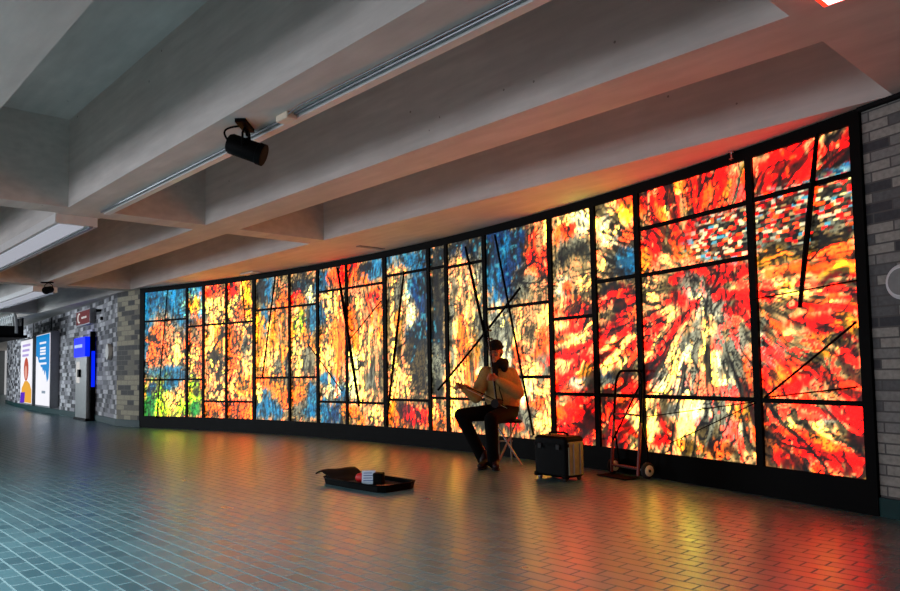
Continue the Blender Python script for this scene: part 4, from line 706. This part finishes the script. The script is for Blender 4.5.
# ---------------- hand truck ----------------
ht = thing('hand_truck', 'worn red two wheeled hand truck leaning against the red mural panes', 'hand truck', (-4.30, 6.375, 0), math.atan2(-.1, .39))
hw = .195; lean = .11
def ly(z): return .02+lean*z/1.1
P = [(-hw, ly(.03), .03), (-hw, ly(.9), .9)]+[(-hw+.09-.09*math.cos(q), ly(.9+.17*math.sin(q)), .9+.17*math.sin(q)) for q in [PI/2*k/6 for k in range(1, 7)]]
P2 = [(-x, y, z) for x, y, z in P[::-1]]
low = [p for p in P if p[2] <= .95]
MB().tube([P[0], (-hw, ly(.55), .55)], .016, 10).build('rail', MT['red_paint'], ht, local=True, smooth=50)
MB().tube([P2[-1], (hw, ly(.55), .55)], .016, 10).build('rail', MT['red_paint'], ht, local=True, smooth=50)
MB().tube([(-hw, ly(.55), .55)]+P[1:]+P2[:-1]+[(hw, ly(.55), .55)], .014, 10).build('handle_loop', MT['black'], ht, local=True, smooth=50)
for z in (.10, .62): MB().tube([(-hw, ly(z), z), (0, ly(z)-.02, z+.01), (hw, ly(z), z)], .011, 8).build('crossbar', MT['red_paint'], ht, local=True, smooth=50)
MB().tube([(-hw+.02, ly(.3)-.01, .36), (hw-.01, ly(.9)-.01, .93)], .010, 8).build('strap', MT['black'], ht, local=True, smooth=50)
MB().tube([(hw, ly(.52), .56), (hw+.03, .13, .3), (hw+.01, .14, .10)], .010, 8).build('brace', MT['black'], ht, local=True, smooth=50)
MB().tube([(-hw, ly(.52), .56), (-hw-.03, .13, .3), (-hw-.01, .14, .10)], .010, 8).build('brace', MT['black'], ht, local=True, smooth=50)
MB().box((-hw-.02, -.16, .004), (hw+.02, .03, .014)).build('toe_plate', MT['black'], ht, local=True)
MB().tube([(-hw-.07, .1, .081), (hw+.07, .1, .081)], .009, 8).build('axle', MT['grey'], ht, local=True)
for sgn in (-1, 1):
    x = sgn*(hw+.055); ty = MB()
    prof = [(-.021, .062), (-.019, .074), (-.011, .081), (.011, .081), (.019, .074), (.021, .062)]
    ty.tube([(x+a, .1, .081) for a, r in prof], [r for a, r in prof], 26, cap=True)
    wh = ty.build('wheel', MT['tyre'], ht, local=True, smooth=40)
    MB().tube([(x-.030, .1, .081), (x-.027, .1, .081), (x+.027, .1, .081), (x+.030, .1, .081)], [.050, .054, .054, .050], 24).build('hub', MT['hub'], wh, local=True, smooth=40)
    MB().tube([(x-.034, .1, .081), (x+.034, .1, .081)], .016, 12).build('hub_cap', MT['sole'], wh, local=True, smooth=40)

# ---------------- open instrument case ----------------
cs = thing('instrument_case', 'open black soft instrument case lying on the tiled floor for tips', 'instrument case', (-5.83, 4.33, 0), .05)
ol = [(-.50, -.17), (-.42, -.22), (0, -.25), (.42, -.25), (.49, -.2), (.50, .1), (.44, .2), (0, .22), (-.42, .2), (-.5, .14)]
mb = MB(); k = len(ol); V = []
for z, q in ((0, .97), (.055, 1), (.06, .99), (.06, .94), (.02, .92)): V += [(x*q, y*q, z) for x, y in ol]
F = [tuple(range(k))[::-1], tuple(range(4*k, 5*k))]
for i in range(4):
    for j in range(k): F.append((i*k+j, i*k+(j+1) % k, (i+1)*k+(j+1) % k, (i+1)*k+j))
mb.add(V, F); mb.build('tray', MT['shell'], cs, local=True)
mb = MB(); V = [(x*.9, y*.9, .024) for x, y in ol]+[(x*.9, y*.9, .03) for x, y in ol]
mb.add(V, [tuple(range(k))[::-1], tuple(range(k, 2*k))]+[(j, (j+1) % k, k+(j+1) % k, k+j) for j in range(k)]); mb.build('lining', MT['lining'], cs, local=True)
# slack flap heaped at the left end
n = 14; mm = 8; V = []; F = []
for i in range(n+1):
    for jx in range(mm+1):
        u = i/n; v = jx/mm; x = -.60+.42*u; y = -.2+.40*v
        z = .045+.07*math.sin(PI*min(1, u*1.25+.12))*(.65+.35*math.sin(PI*v))+.012*math.sin(9*u+5*v)+(.03*(1-u))
        if u > .8: z -= (u-.8)*.28
        V.append((x, y, z)); 
for i in range(n+1):
    for jx in range(mm+1): x, y, z = V[i*(mm+1)+jx]; V.append((x, y, z-.014))
N0 = (n+1)*(mm+1)
for i in range(n):
    for jx in range(mm):
        a = i*(mm+1)+jx; F += [(a, a+1, a+mm+2, a+mm+1), (N0+a, N0+a+mm+1, N0+a+mm+2, N0+a+1)]
bd = [j for j in range(mm+1)]+[i*(mm+1)+mm for i in range(1, n+1)]+[n*(mm+1)+j for j in range(mm-1, -1, -1)]+[i*(mm+1) for i in range(n-1, 0, -1)]
for q in range(len(bd)): a, b2 = bd[q], bd[(q+1) % len(bd)]; F.append((a, b2, N0+b2, N0+a))
MB().add(V, F).build('lid_flap', MT['blackm'], cs, local=True, smooth=50)
MB().tube([(x*1.0, y*1.0, .062) for x, y in ol+ol[:1]], .008, 8).build('zipper', MT['black'], cs, local=True, smooth=60)
cz = Matrix.Rotation(.05, 4, 'Z'); cz.translation = (-5.83, 4.33, 0)
t = thing('card_sign', 'pale blue and white card propped upright in the open case', 'card', tuple(cz @ Vector((.1, -.03, .03))))
m = cz @ Matrix.Translation((.09, -.08, .03)) @ Matrix.Rotation(.75, 4, 'Z') @ Matrix.Rotation(-.3, 4, 'X')
s = MB().box((-.065, -.004, 0), (.065, .004, .13), m).build('card', MT['card'], t)
mb = MB()
for q in range(4): mb.box((-.05, -.006, .03+.024*q), (.05-.02*(q % 2), -.004, .037+.024*q), m)
child(mb, 'print', MT['ink'], s, t)
m2 = cz @ Matrix.Translation((.17, -.02, .03)) @ Matrix.Rotation(.55, 4, 'Z')
o = MB().rbox((-.045, -.05, 0), (.05, .05, .11), .012, m2).build('tin_box', MT['black'], smooth=40); tag(o, 'small dark box standing right behind the pale card in the open case', 'box')
m3 = cz @ Matrix.Translation((-.075, -.06, .03)) @ Matrix.Rotation(.3, 4, 'Z')
mb = MB().ell((0.02, 0, .045), (.06, .045, .048)); mb.v = [tuple(m3 @ Vector(p)) for p in mb.v]
o = mb.build('red_pouch', MT['red'], smooth=60); tag(o, 'small red pouch in the open case left of the card', 'pouch')
mb = MB().ell((-.03, .12, .05), (.06, .04, .03)); mb.v = [tuple(m3 @ Vector(p)) for p in mb.v]
o = mb.build('folded_cloth', MT['cloth'], smooth=60); tag(o, 'crumpled cream cloth in the case behind the red pouch', 'cloth')
for q in range(3):
    m4 = cz @ Matrix.Translation((.27+.05*q, -.06+.07*q, .031+.002*q)) @ Matrix.Rotation(.4+.5*q, 4, 'Z')
    o = MB().box((-.07, -.033, 0), (.07, .033, .0015), m4).build('banknote', MT['copper']); tag(o, 'brownish banknote in the open case, '+('nearest the dark box', 'middle of the three', 'closest to the right end')[q], 'banknote', 'banknotes in the case')
for r_ in list(bpy.data.objects):
    if '_o' in r_: del r_['_o']
